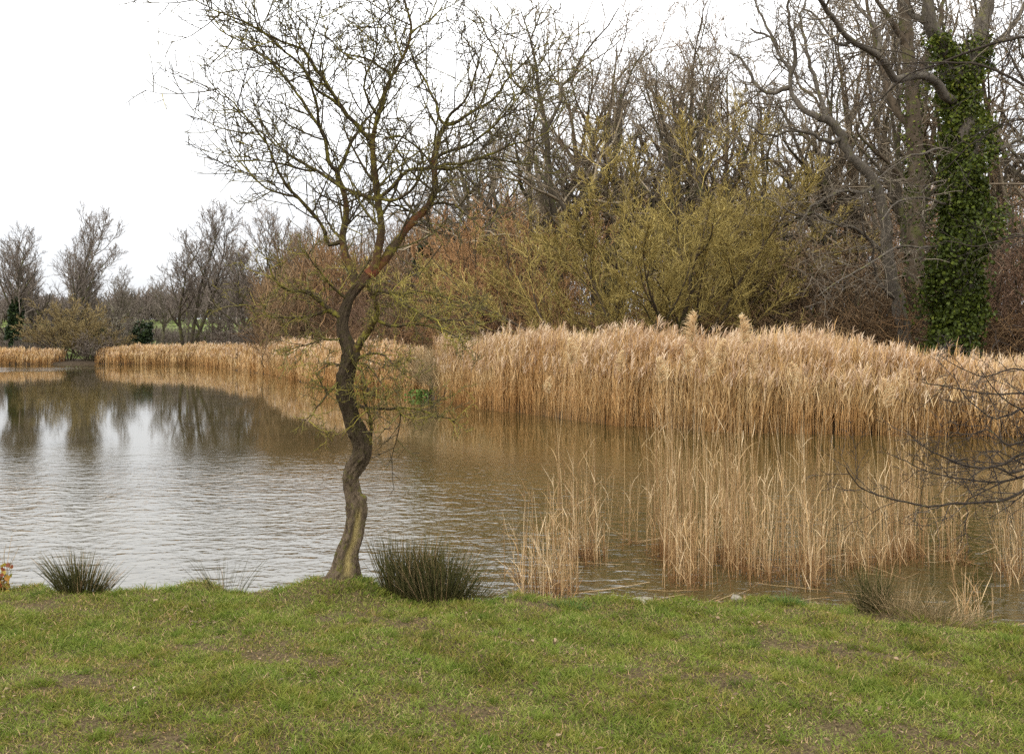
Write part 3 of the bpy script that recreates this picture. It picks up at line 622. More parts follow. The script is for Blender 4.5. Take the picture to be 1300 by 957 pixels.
tussock('bright green grass tuft at the lawn edge below the sparse reeds', 210, 725, 6.2, 260, .04, .10, .10, .9, mat='herb', w=.0018, name='grass_tuft', cat='grass tuft')

# green water plant at the far corner
rng = np.random.default_rng(300); g = Geo(); n = 300; Yp = 35.0
C = np.stack([WX(545, Yp) + rng.normal(0, .35, n), Yp - .3 + rng.normal(0, .2, n), .02 + rng.random(n) * .22], 1)
leaf_cards(rng, g, C, .09)
link('water_plant', g.mesh('water_plant', M['herb']), kind='stuff', label='bright green leafy plants at the water edge between the two reed beds', cat='water plants')
# tangled pale weeds in that corner
g = Geo(); n = 2600; x = rng.uniform(-3.7, -2.0, n); y = Yf(x) + .2 + rng.random(n) * 1.5
P, R = level(rng, np.stack([x, y, hgt(x, y) + .02], 1), np.stack([rng.normal(0, .5, n), rng.normal(0, .4, n), np.ones(n)], 1), .6 + 1.1 * rng.random(n), np.full(n, .007), 5, .14, 0, .4)
g.tubes(P, R, 3, rng=rng)
link('dead_weeds', g.mesh('dead_weeds', M['rush_dead']), kind='stuff', label='pale tangled dead weeds between the reed beds', cat='weeds')
# bramble at the left edge
t = link('bramble', None, label='small plant with red and yellow leaves at the left edge of the bank', cat='plant', loc=(WX(3, 6.6), 6.6, .25))
g = Geo(); n = 9
P, R = level(rng, np.zeros((n, 3)), np.stack([rng.normal(-.05, .25, n), rng.normal(0, .2, n), np.ones(n)], 1), .15 + .28 * rng.random(n), np.full(n, .0025), 6, .08, 0, .4)
g.tubes(P, R, 4, rng=rng); link('stem', g.mesh('stem', M['rush_dead']), t)
g = Geo(); k = rng.integers(0, n, 90); i = rng.integers(0, 4, 90); leaf_cards(rng, g, P[k, i] + rng.normal(0, .02, (90, 3)), .035)
link('leaves', g.mesh('leaves', M['autumn_leaf']), t)

# ------------------------------------------------------------------ traced trees
def resample(pts, n):
    pts = np.asarray(pts, float); k = len(pts)
    d = np.r_[0, np.cumsum(np.linalg.norm(np.diff(pts[:, :2], axis=0), axis=1))]; u = np.linspace(0, d[-1], n)
    # smooth (Catmull-Rom on chord length)
    out = np.empty((n, pts.shape[1])); m_ = np.zeros_like(pts)
    m_[1:-1] = (pts[2:] - pts[:-2]) / (d[2:] - d[:-2])[:, None]; m_[0] = (pts[1] - pts[0]) / (d[1] - d[0]); m_[-1] = (pts[-1] - pts[-2]) / (d[-1] - d[-2])
    i = np.clip(np.searchsorted(d, u, 'right') - 1, 0, k - 2); hh = (d[i + 1] - d[i]); t = ((u - d[i]) / hh)[:, None]; hh = hh[:, None]
    return (2*t**3 - 3*t**2 + 1)*pts[i] + (t**3 - 2*t**2 + t)*hh*m_[i] + (-2*t**3 + 3*t**2)*pts[i+1] + (t**3 - t**2)*hh*m_[i+1]
class Traced:
    """limbs given as outlines of their course, each set at its own depth"""
    def __init__(s, Y0, seed): s.Y0 = Y0; s.rng = np.random.default_rng(seed); s.L = {}
    def limb(s, name, parent, pts, r0, r1, slope=None, jit=1.0, n=None):
        pts = np.asarray(pts, float); n = n or max(8, int(np.linalg.norm(np.diff(pts[:, :2], axis=0), axis=1).sum() / 9))
        q = resample(pts[:, :2], n); ds = np.r_[0, np.cumsum(np.linalg.norm(np.diff(q, axis=0), axis=1))]
        y0 = s.Y0
        if parent:
            pp = s.L[parent]; j = np.argmin(np.linalg.norm(pp['q'] - q[0], axis=1)); y0 = pp['y'][j]; q[0] = q[0] * .3 + pp['q'][j] * .7
        if slope is None: slope = s.rng.uniform(-.7, .7)
        y = y0 + slope * ds / F * s.Y0
        q = q + s.rng.normal(0, .5 * jit, q.shape) * np.r_[0, np.ones(n - 1)][:, None]
        r = (r0 + (r1 - r0) * (ds / ds[-1]) ** .8) / F * s.Y0
        P = np.stack([WX(q[:, 0], y), y, WZ(q[:, 1], y)], 1)
        s.L[name] = dict(q=q, y=y, P=P, R=r, ln=ds[-1] / F * s.Y0)
        return s.L[name]

# ---- the lone crooked tree
T = Traced(6.55, 9)
TRUNK = [(433, 752, 24), (435, 738, 22), (438, 722, 17.5), (440, 702, 14.5), (447, 685, 13.5), (450, 670, 13), (453, 650, 13.5), (452, 640, 14), (448, 628, 12), (445, 612, 11), (446, 600, 11.3), (453, 588, 11.8), (458, 577, 12),
         (459, 566, 13), (456, 555, 13), (449, 540, 12), (444, 524, 11), (440, 508, 12), (438, 496, 12), (438, 484, 10.8), (442, 466, 11), (446, 450, 12.5), (442, 438, 10), (437, 426, 8.4), (435, 411, 7.6), (438, 394, 7.2), (446, 375, 6.6), (460, 358, 6.6), (471, 345, 6.4)]
tr = resample(np.array(TRUNK, float), 420); ds = np.r_[0, np.cumsum(np.linalg.norm(np.diff(tr[:, :2], axis=0), axis=1))]
rng = np.random.default_rng(8); ytr = 6.55 + .03 * np.sin(ds / 60)
T.L['trunk'] = dict(q=tr[:, :2], y=ytr, P=np.stack([WX(tr[:, 0], ytr), ytr, WZ(tr[:, 1], ytr)], 1), R=tr[:, 2] / F * 6.55, ln=2.2)
C = T.L['trunk']['P']; R = T.L['trunk']['R'] * .90; sides = 110; th = np.arange(sides) * 2 * PI / sides
tan = nrm(np.gradient(C, axis=0)); A = nrm(np.cross(tan, np.array([0, -1., 0]))); B = np.cross(A, tan)   # A ~ +-x, B ~ towards camera
s_ = ds / F * 6.55; S2, TH = np.meshgrid(s_, th, indexing='ij')
rg = 1 + .07 * np.sin(3 * TH + 2.2 * S2) + .05 * np.sin(5 * TH - 5 * S2 + 1) + .035 * np.sin(9 * TH + 9 * S2) + .03 * np.sin(TH * 2 + S2 * 23) * np.sin(S2 * 9) + .022 * np.sin(14 * TH + 31 * S2) * np.sin(S2 * 57 + TH * 3)
ph = 1.6 * np.sin(S2 * 7) + .9 * np.sin(S2 * 19 + 1) + .5 * np.sin(S2 * 43 + TH * 2)
rid = np.abs(np.sin(TH * 8.5 * .5 + ph)) * .6 + np.abs(np.sin(TH * 6.5 + 1.7 * ph + 1)) * .4
rg += .26 * (rid - .5) * (.6 + .4 * np.sin(S2 * 31 + TH * 3)) + .03 * np.sin(S2 * 120 + 6 * np.sin(TH * 4)) * np.sin(TH * 7 + S2 * 13)
for (kh, kt, kr, kw) in ((.36, 2.0, .25, .04), (.73, 4.2, .35, .03), (.93, 1.3, .25, .03), (1.22, 5.2, .25, .035), (1.47, 2.6, .3, .03), (.62, .4, .4, .025), (.85, 2.9, .25, .02), (1.1, 2.2, .22, .02)):
    rg += kr * np.exp(-((S2 - kh) / kw) ** 2 - (np.angle(np.exp(1j * (TH - kt))) / .4) ** 2)
rg += T.rng.normal(0, .012, rg.shape)
flare = np.exp(-(S2 / .13) ** 1.3); rg += flare * (.75 * np.maximum(0, np.cos(TH * 3 + .5)) + .12)
# long open scar facing the viewer on the lower trunk
camdir = np.angle(np.exp(1j * (TH - np.arctan2(1, .35 * np.sign(A[150, 0])))))
sc = np.exp(-(camdir / .30) ** 4) * ss(.10, .16, S2) * ss(.60, .50, S2)
lip = np.exp(-((np.abs(camdir) - .55) / .16) ** 2) * ss(.08, .14, S2) * ss(.64, .54, S2)
rg += -.34 * sc + .2 * lip
V = C[:, None] + (R[:, None] * rg)[..., None] * (A[:, None] * np.cos(th)[None, :, None] + B[:, None] * np.sin(th)[None, :, None])
g = Geo(); z0 = np.zeros(V.shape[0] * sides); g.grid(V, True, tint=z0 + .5, along=z0, scar=sc.ravel(), rust=(.35 * ss(2.0, 2.3, S2)).ravel(), dark=(.62 * ss(.75, 1.15, S2) * (1 - .5 * ss(2.1, 2.4, S2))).ravel())
SP = [ # name, parent, points, r0, r1, slope, rust
 ('red', 'trunk', [(468, 350), (481, 338), (495, 321), (510, 299), (521, 283), (533, 273), (546, 258), (552, 240), (551, 222), (550, 208), (553, 190), (558, 174), (565, 158)], 7.6, 3.6, .15, 1),
 ('mid', 'trunk', [(466, 352), (476, 338), (481, 314), (484, 288), (481, 262), (478, 240), (476, 222), (473, 181), (480, 148), (495, 103), (513, 70), (522, 37), (515, 7), (511, -20)], 6.5, 1.2, -.1, .3),
 ('left', 'trunk', [(440, 388), (451, 366), (446, 340), (434, 310), (436, 294), (440, 272), (438, 250), (433, 235), (428, 219)], 6.0, 4.4, .35, .5),
 ('L2', 'left', [(428, 218), (417, 205), (413, 177), (399, 152), (384, 129), (362, 99), (345, 80), (325, 66), (306, 53), (288, 44), (272, 32), (266, 24)], 3.4, .7, .2, 0),
 ('L3', 'left', [(430, 220), (438, 200), (446, 180), (462, 156), (474, 143), (483, 127), (491, 111), (499, 80)], 3.2, .9, .4, 0),
 ('B', 'mid', [(473, 181), (461, 168), (436, 140), (417, 111), (407, 96), (399, 85), (388, 66), (375, 59), (350, 50), (314, 30), (277, 15), (240, -4)], 3.6, .7, -.3, 0),
 ('B2', 'B', [(436, 140), (420, 125), (402, 114), (391, 96), (378, 80), (362, 66), (345, 50), (329, 37), (322, 10), (318, -15)], 2.4, .7, -.5, 0),
 ('C', 'L2', [(413, 177), (405, 160), (402, 135), (395, 110), (391, 80), (396, 50), (405, 22), (410, -12)], 2.4, .7, -.4, 0),
 ('D', 'left', [(437, 306), (417, 311), (411, 290), (399, 273), (388, 262), (378, 250), (367, 240), (354, 218), (346, 200), (340, 185), (328, 168), (314, 151), (295, 129), (283, 118), (276, 110)], 3.4, .7, -.35, 0),
 ('D2', 'D', [(378, 250), (360, 247), (340, 240), (322, 226), (308, 205), (300, 190)], 1.8, .6, .3, 0),
 ('E', 'mid', [(477, 256), (462, 248), (447, 244), (434, 237), (421, 229), (404, 218), (388, 210), (375, 201), (362, 192), (344, 172), (325, 148), (310, 135)], 3.0, .7, .3, 0),
 ('E2', 'E', [(404, 218), (385, 216), (360, 208), (335, 205), (312, 198), (302, 190)], 1.8, .6, -.2, 0),
 ('Fm', 'mid', [(478, 254), (492, 243), (506, 229), (514, 220), (523, 215), (537, 214), (550, 212), (570, 209), (583, 208), (606, 201), (628, 194), (650, 184), (676, 177), (700, 166), (720, 151)], 3.2, .7, .1, 0),
 ('Fl', 'mid', [(482, 252), (497, 255), (510, 250), (521, 243), (533, 224), (538, 205), (533, 190)], 2.4, 1.2, -.5, 0),
 ('G', 'red', [(552, 212), (572, 215), (590, 207), (612, 201), (640, 204), (665, 208), (690, 205)], 2.6, .7, .5, 0),
 ('H', 'red', [(563, 160), (577, 156), (591, 147), (607, 138), (624, 128), (634, 117), (642, 103), (655, 90), (668, 78), (677, 66), (682, 52)], 3.2, .7, .2, 0),
 ('H2', 'red', [(563, 160), (572, 145), (586, 133), (597, 115), (602, 96), (608, 80), (612, 55)], 2.4, .6, -.5, 0),
 ('I', 'red', [(564, 160), (556, 145), (554, 132), (546, 118), (541, 105), (531, 88), (524, 72), (518, 58), (514, 44)], 2.6, .8, .5, 0),
 ('J', 'H', [(607, 138), (616, 120), (622, 100), (630, 78), (634, 55), (637, 30)], 1.8, .5, .3, 0),
 ('K', 'red', [(552, 200), (570, 192), (594, 185), (612, 172), (628, 159), (643, 142), (657, 126), (672, 108)], 2.6, .7, -.4, 0),
 ('K2', 'red', [(551, 215), (540, 198), (520, 180), (505, 172), (488, 178), (470, 186)], 2.0, .7, -.6, 0),
 ('M', 'mid', [(497, 98), (486, 88), (473, 79), (461, 74), (447, 71), (436, 68), (425, 58), (417, 48), (404, 42)], 2.4, .6, .5, 0),
 ('M2', 'mid', [(521, 40), (535, 32), (548, 24), (560, 10), (568, -5)], 1.4, .6, .2, 0),
 ('M3', 'mid', [(480, 148), (468, 130), (462, 108), (470, 85), (478, 60), (480, 30), (488, 5)], 2.0, .6, -.6, 0),
 ('N', 'trunk', [(432, 404), (424, 398), (415, 390), (406, 383), (396, 374), (385, 370), (362, 366), (354, 360), (347, 353), (342, 340), (339, 328)], 4.2, 1.0, -.3, 0),
 ('O', 'trunk', [(432, 402), (417, 395), (400, 399), (388, 403), (369, 402), (350, 404), (340, 401), (329, 392), (316, 388), (303, 387)], 2.8, .7, .3, 0),
 ('P', 'trunk', [(449, 452), (454, 440), (461, 428), (468, 418), (474, 409), (479, 396), (477, 383), (470, 370), (467, 356)], 7.0, 2.6, -.45, .2),
 ('Q', 'P', [(470, 372), (482, 368), (495, 372), (506, 380), (518, 388), (535, 399), (547, 404), (558, 407), (572, 406), (587, 407), (600, 404), (613, 400)], 2.6, .7, -.5, 0),
 ('R', 'P', [(477, 404), (489, 412), (505, 414), (520, 412), (535, 413), (548, 415), (561, 418), (572, 423), (583, 430), (590, 440)], 2.4, .7, -.1, 0),
 ('S', 'P', [(474, 378), (490, 370), (508, 372), (522, 372), (535, 370), (550, 373), (565, 378), (578, 384), (591, 389), (606, 391)], 2.0, .6, .5, 0),
 ('T', 'trunk', [(452, 462), (461, 451), (473, 448), (484, 449), (492, 454), (498, 462), (508, 469), (521, 481)], 2.6, .7, -.6, 0),
 ('U', 'trunk', [(450, 466), (459, 470), (462, 485), (468, 496), (475, 502), (482, 505), (490, 507)], 2.6, 1.0, -.4, 0),
 ('U2', 'trunk', [(450, 462), (464, 462), (474, 472), (482, 484), (490, 492)], 1.8, .8, -.8, 0),
 ('V', 'trunk', [(447, 514), (458, 515), (468, 518), (480, 518), (495, 519), (510, 517), (522, 519), (535, 520), (545, 525), (554, 528), (565, 530), (576, 532), (577, 537)], 2.6, .8, -.1, 0),
 ('V2', 'V', [(505, 517), (508, 524), (515, 529)], 1.6, .8, .2, 0),
 ('W', 'trunk', [(460, 568), (470, 563), (472, 552), (471, 538), (469, 525), (464, 512), (461, 500), (463, 488)], 3.2, 1.0, -.5, 0),
 ('Xl', 'trunk', [(436, 480), (431, 485), (424, 492), (417, 499), (410, 508), (402, 518), (397, 527), (391, 536)], 2.4, .7, -.4, 0),
 ('X2', 'Xl', [(417, 499), (411, 492), (404, 482), (400, 470)], 1.2, .6, -.2, 0),
 ('Yl', 'trunk', [(437, 470), (430, 463), (420, 463), (410, 468), (404, 474)], 1.6, .6, -.3, 0),
 ('Z1', 'trunk', [(437, 428), (425, 432), (412, 430), (400, 434), (388, 438), (372, 442), (360, 448)], 1.8, .6, -.4, 0),
 ('Z2', 'red', [(545, 260), (556, 258), (567, 258), (580, 262), (592, 272), (604, 283), (612, 292)], 2.4, .6, -.5, 0),
 ('Z3', 'red', [(530, 275), (520, 268), (508, 262), (497, 256), (486, 246)], 2.0, .8, -.7, 0),
 ('Z4', 'red', [(545, 262), (542, 275), (548, 288), (556, 300), (563, 312)], 1.8, .6, -.6, 0),
 ('Z5', 'left', [(437, 290), (448, 278), (458, 270), (466, 262), (470, 250)], 1.8, .8, .6, 0),
 ('Z6', 'trunk', [(443, 380), (430, 372), (418, 360), (408, 345), (396, 332), (388, 318)], 2.4, .7, -.6, 0),
]
lg = Geo(); LP = []
for (nm, par, pts, r0, r1, sl, ru) in SP:
    l = T.limb(nm, par, pts, r0 * .92, max(r1 * .85, .45), sl, jit=.9)
    n = len(l['P']); tt = np.linspace(0, 1, n)
    lg.tubes(l['P'][None], (l['R'] * (1 + .07 * T.rng.normal(0, 1, n)))[None], 10, tint=np.array([.5]), rust=ru * (.5 + .5 * np.sin(tt * 17 + 1)) * (1 - .6 * tt))
    LP.append(l)
# twigs from the limbs
rng = np.random.default_rng(42); tg = Geo()
def twigs_from(limbs, dens, l1, rng, tg, spans=(.12, 1), up=.10, rmin=.0011, k2=5, k3=4, l2=.5, l3=.45, mossy=.5, wander=.13, f=None, nseg=8):
    for l in limbs:
        P = l['P'][None]; R = l['R'][None]; k = max(3, int(l['ln'] * dens))
        a = spawn(rng, P, R, np.array([1.0]), k, spans[0], spans[1], 52, 14, 1, .45, rmin * 1.6, .35)
        Ln = l1 * (.35 + .9 * rng.random(k) ** 1.3); Rr = np.minimum(a[3], .0062 * (l1 / .4)) * (.6 + .6 * rng.random(k))
        P1, R1 = level(rng, a[0], a[1], Ln, np.maximum(Rr, rmin * 1.6), nseg, wander, up, .35, .05)
        b = spawn(rng, P1, R1, Ln, k2, .12, 1, 50, 14, l2, .6, rmin * 1.2, .45); P2, R2 = level(rng, b[0], b[1], b[2], b[3], 5, wander, up * .7, .5, .05)
        c = spawn(rng, P2, R2, b[2], k3, .1, 1, 52, 16, l3, .7, rmin, .4); P3, R3 = level(rng, c[0], c[1], c[2], c[3], 3, wander, up * .5, .6)
        for Q, RR, sd in ((P1, R1, 5), (P2, R2, 4), (P3, R3, 3)):
            tg.tubes(Q, RR, sd, tint=np.clip(rng.beta(1.5, 2.5, len(Q)) + mossy * .25, 0, 1))
low = [T.L[k] for k in ('N', 'O', 'Q', 'R', 'S', 'T', 'U', 'U2', 'V', 'W', 'Xl', 'X2', 'Yl', 'Z1', 'Z6', 'P')]
highs = [l for l in LP if not any(l is q for q in low)]
twigs_from(highs, 13, .60, rng, tg, (.15, 1), .07, k2=7, k3=3, l2=.52, l3=.5, mossy=.3, rmin=.0026, wander=.055)
twigs_from(low, 28, .25, rng, tg, (.12, 1), .03, k2=6, k3=5, mossy=1.3, wander=.2, rmin=.0019)
root = link('crooked_tree', None, label='small bare crooked tree with mossy limbs standing alone on the near bank', cat='tree', loc=(0, 0, 0))
link('trunk', g.mesh('trunk', M['bark_dark']), root); link('limbs', lg.mesh('limbs', M['limb_moss']), root); link('crown', tg.mesh('crown', M['twig_moss']), root)

# ---- great oaks on the right
def traced_tree(name, label, Y0, seed, SPEC, dens, l1, barkm, twigm, sides=9, up=.05, rmin=.006, k2=6, k3=5, jit=1.5, ivy=None, extra_twig=None, trunk_rough=.06, wander=.17, rs=1.0):
    T = Traced(Y0, seed); g = Geo(); L_ = []; lm = Geo()
    for q, (nm, par, pts, r0, r1, sl) in enumerate(SPEC):
        l = T.limb(nm, par, pts, r0 * (rs if q else 1), r1 * rs, sl, jit=jit); n = len(l['P'])
        (g if q == 0 else lm).tubes(l['P'][None], (l['R'] * (1 + trunk_rough * T.rng.normal(0, 1, n)))[None], sides + 4 * (q == 0), tint=np.array([.5])); L_.append(l)
    tg = Geo(); rg_ = np.random.default_rng(seed + 1)
    twigs_from(L_[1:], dens, l1, rg_, tg, (.12, 1), up, rmin, k2, k3, mossy=.1, wander=wander)
    root = link(name, None, label=label, cat='tree')
    link('trunk', g.mesh('trunk', M[barkm]), root)
    if lm.n: link('limbs', lm.mesh('limbs', M[barkm]), root)
    link('crown', tg.mesh('crown', M[twigm]), root)
    if ivy:
        gi = Geo()
        for (limbn, n, f0, f1, rad, size) in ivy:
            l = T.L[limbn]; P = l['P']; m_ = len(P); f = (f0 + (f1 - f0) * rg_.random(n)) * (m_ - 1); i = np.minimum(f.astype(int), m_ - 2); t = (f - i)[:, None]
            C = P[i] * (1 - t) + P[i + 1] * t; dd = rg_.normal(0, 1, (n, 3)); dd[:, 2] *= .25; dd = nrm(dd)
            az = np.arctan2(dd[:, 0], dd[:, 1])
            lump = 1 + .5 * np.sin(C[:, 2] * 1.7 + az) * np.sin(C[:, 2] * .8 + 1) + .3 * np.sin(C[:, 2] * 3.1 + az * 2) + .3 * np.sin(C[:, 2] * 7.3 + az * 3 + 1)
            C = C + dd * (l['R'][i] * .8 + rad * np.clip(lump, .02, 2) ** 1.6 * (.25 + .75 * rg_.random(n) ** .6))[:, None]
            C[:, 2] -= .1 * rg_.random(n)
            gap = np.sin(C[:, 2] * 2.9 + 2 * az + 3 * np.sin(C[:, 2] * .7)) * np.sin(C[:, 2] * 1.3 + 3 * az) > .5
            C = C[~gap | (rg_.random(n) < .15)]; n = len(C)
            leaf_cards(rg_, gi, C, size, tint=np.clip(rg_.beta(2, 2.6, n) + .25 * ss(4, 9, C[:, 2]), 0, 1), up=-.3)
        link('ivy', gi.mesh('ivy', M['ivy']), root)
    return T
traced_tree('ivy_oak', 'massive oak with trunk wrapped in green ivy at right', 27, 61, [
    ('t', None, [(1212, 478), (1213, 440), (1216, 380), (1220, 300), (1222, 240), (1224, 180), (1222, 140), (1224, 110)], 21, 16, 0),
    ('r', 't', [(1226, 120), (1240, 70), (1247, 35), (1254, 0), (1262, -60), (1270, -160)], 11, 7, .2),
    ('c', 't', [(1220, 120), (1200, 60), (1180, 30), (1178, -10), (1170, -100)], 11, 6, -.2),
    ('l', 't', [(1224, 130), (1208, 126), (1200, 124), (1192, 108), (1178, 98), (1160, 96), (1147, 100), (1137, 102), (1124, 82), (1112, 68), (1097, 60), (1083, 53), (1068, 38), (1058, 22), (1045, 8), (1035, -20)], 7, 2.2, -.6),
    ('l2', 'l', [(1112, 68), (1118, 50), (1108, 30), (1090, 10), (1070, -15)], 3, 1.5, .4),
    ('l3', 'l', [(1083, 53), (1065, 57), (1050, 40), (1035, 20), (1020, 12)], 2.5, 1.0, .2),
    ('m', 'r', [(1240, 70), (1262, 55), (1280, 40), (1296, 18), (1310, -10)], 4, 1.8, .3),
    ('m2', 'c', [(1180, 30), (1160, 20), (1142, 0), (1120, -30)], 5, 2, .3),
    ('p', 't', [(1230, 220), (1250, 200), (1272, 190), (1296, 176), (1320, 160)], 3.5, 1.5, -.4),
    ('w1', 't', [(1204, 190), (1190, 188), (1172, 196), (1158, 197), (1140, 208), (1128, 216), (1116, 226)], 1.8, .7, -.7),
    ('w2', 't', [(1206, 226), (1196, 232), (1180, 234), (1170, 246), (1150, 242)], 1.6, .7, -.9),
    ('w3', 't', [(1204, 262), (1190, 256), (1170, 252), (1150, 252), (1132, 262), (1120, 280)], 2.4, .8, -.8),
    ('w4', 't', [(1206, 310), (1170, 315), (1148, 312), (1126, 320), (1104, 336), (1080, 348), (1060, 360), (1038, 376)], 1.8, .6, -.6),
    ('w5', 't', [(1238, 310), (1262, 308), (1288, 298), (1310, 300)], 2.2, .8, -.8)], 3.4, 1.7, 'oak_bark', 'oak_twig',
    ivy=[('t', 26000, .02, 1.0, .30, .075), ('t', 1800, .02, 1.0, .36, .11), ('r', 2200, 0, .25, .22, .085), ('c', 2400, 0, .35, .22, .085), ('t', 4500, .06, .60, .46, .085)])
traced_tree('leaning_oak', 'crooked leaning oak with great zigzag limb left of the ivy-covered trunk', 29, 62, [
    ('t', None, [(1158, 470), (1150, 430), (1138, 380), (1128, 330), (1122, 280), (1112, 236), (1098, 215), (1084, 205), (1070, 178), (1058, 158), (1042, 149)], 9.5, 5, -.1),
    ('a', 't', [(1042, 149), (1024, 143), (1010, 128), (1003, 112), (1004, 96), (994, 76), (985, 60), (975, 45), (960, 42), (950, 38)], 4.2, 1.2, .2),
    ('a2', 'a', [(1004, 112), (985, 117), (966, 116), (956, 104), (948, 84), (938, 70), (925, 66)], 3.4, 1.0, .3),
    ('a3', 'a', [(1003, 100), (1010, 78), (1008, 50), (1000, 20), (1002, -10)], 3, 1.4, -.3),
    ('a4', 'a', [(985, 60), (975, 35), (962, 10), (955, -15)], 2, 1.0, .3),
    ('b', 't', [(1058, 158), (1044, 140), (1040, 112), (1030, 90), (1026, 62), (1018, 30), (1022, 0)], 3.6, 1.3, .5),
    ('c', 't', [(1070, 178), (1048, 180), (1028, 168), (1006, 165), (985, 172), (966, 168), (950, 160)], 3, 1.0, -.4),
    ('d', 't', [(1112, 236), (1090, 245), (1070, 240), (1048, 250), (1030, 262), (1016, 280)], 3, 1.0, -.6),
    ('e', 't', [(1128, 330), (1100, 300), (1080, 290), (1060, 285), (1035, 272), (1015, 275), (995, 262)], 2.6, .8, -.5),
    ('f', 't', [(1135, 380), (1118, 362), (1108, 340), (1108, 310), (1096, 290), (1100, 262)], 2.6, .9, -.7)], 3.6, 1.6, 'oak_bark', 'oak_twig', jit=2.6)
traced_tree('oak', 'straight grey-brown oak trunk standing between the leaning oak and ivy oak', 31, 63, [
    ('t', None, [(1166, 470), (1164, 400), (1162, 320), (1163, 240), (1160, 170), (1158, 110), (1150, 40), (1146, -40), (1140, -140)], 13, 7, .1),
    ('a', 't', [(1160, 170), (1145, 150), (1128, 120), (1120, 80), (1108, 40), (1100, 0)], 6, 2, .3),
    ('b', 't', [(1158, 120), (1172, 80), (1188, 50), (1196, 10), (1200, -30)], 5, 2, .3),
    ('c', 't', [(1163, 240), (1142, 222), (1122, 200), (1105, 190), (1085, 160)], 3.6, 1.2, -.3),
    ('d', 't', [(1152, 60), (1140, 40), (1120, 10), (1105, -10)], 5, 2, -.3)], 3.0, 1.8, 'bark_brown', 'oak_twig',
    ivy=[('t', 700, .30, .6, .14, .08), ('t', 900, .02, .45, .22, .09)])
# ---- tree standing outside the frame at right, its branches reaching in
tb = WX(1700, 7.6)
traced_tree('overhanging_tree', 'dark bare branches reaching in over the water from a near tree beyond the right edge', 7.6, 64, [
    ('t', None, [(1760, 740), (1755, 620), (1740, 480), (1730, 330), (1725, 180), (1720, 0), (1715, -200)], 42, 22, 0),
    ('low', 't', [(1742, 520), (1640, 560), (1520, 580), (1400, 585), (1330, 572), (1300, 575), (1276, 588), (1245, 594), (1213, 587), (1188, 575), (1166, 562), (1149, 545)], 8, .7, -.1),
    ('low2', 'low', [(1400, 585), (1340, 592), (1300, 603), (1276, 611), (1245, 611), (1213, 606), (1182, 600), (1151, 586), (1133, 577)], 3.2, .7, .2),
    ('low3', 'low', [(1420, 585), (1350, 605), (1300, 622), (1276, 634), (1245, 638), (1213, 639), (1182, 643), (1151, 637), (1119, 630), (1094, 620), (1080, 604), (1074, 594)], 3.4, .8, -.3),
    ('low4', 'low', [(1560, 575), (1450, 545), (1350, 515), (1300, 518), (1282, 526), (1260, 531), (1238, 515), (1220, 496), (1210, 474)], 4, .8, .3),
    ('low5', 'low4', [(1400, 530), (1340, 505), (1300, 499), (1260, 500), (1213, 493), (1170, 485)], 2.6, .7, .3),
    ('low6', 'low', [(1330, 572), (1300, 560), (1280, 566), (1272, 560), (1255, 545), (1230, 552), (1205, 548)], 2.4, .6, .4),
    ('low9', 'low', [(1330, 572), (1310, 590), (1285, 600), (1262, 592), (1240, 600), (1212, 622)], 3.0, .6, -.4),
    ('lowA', 'low', [(1400, 585), (1345, 600), (1300, 590), (1280, 578), (1262, 572), (1238, 576)], 3.4, .6, .3),
    ('lowB', 'low4', [(1350, 515), (1310, 530), (1296, 520), (1275, 506), (1258, 490), (1245, 470)], 2.6, .6, -.3),
    ('low7', 'low2', [(1276, 611), (1240, 628), (1225, 640), (1230, 655), (1218, 668)], 1.4, .5, -.3),
    ('low8', 'low4', [(1400, 530), (1330, 480), (1290, 468), (1250, 478), (1215, 465), (1190, 450)], 2.4, .6, .2),
    ('up1', 't', [(1728, 230), (1600, 150), (1450, 70), (1350, 42), (1300, 47), (1260, 56), (1235, 64), (1210, 74), (1180, 86), (1158, 92), (1138, 106), (1118, 126), (1080, 136), (1050, 146)], 9, .7, .5),
    ('up2', 't', [(1730, 260), (1600, 210), (1450, 160), (1350, 128), (1300, 108), (1270, 92), (1240, 82), (1205, 80), (1170, 80), (1130, 82), (1085, 86), (1060, 92)], 8, .7, .4),
    ('up3', 'up1', [(1180, 86), (1160, 74), (1150, 68), (1110, 62), (1082, 54), (1040, 60)], 1.6, .6, .3),
    ('up4', 't', [(1735, 420), (1600, 350), (1450, 310), (1350, 290), (1300, 300), (1265, 306), (1240, 313), (1215, 308), (1200, 306)], 6, .8, .4),
    ('up5', 't', [(1735, 380), (1600, 290), (1450, 200), (1350, 150), (1300, 152), (1270, 158), (1250, 172), (1225, 190), (1205, 210), (1180, 226)], 6, .7, .5)],
    9, .50, 'limb_dark', 'twig_black', 8, .0, .0017, 5, 3, .9, trunk_rough=.05, wander=.12, rs=.78)

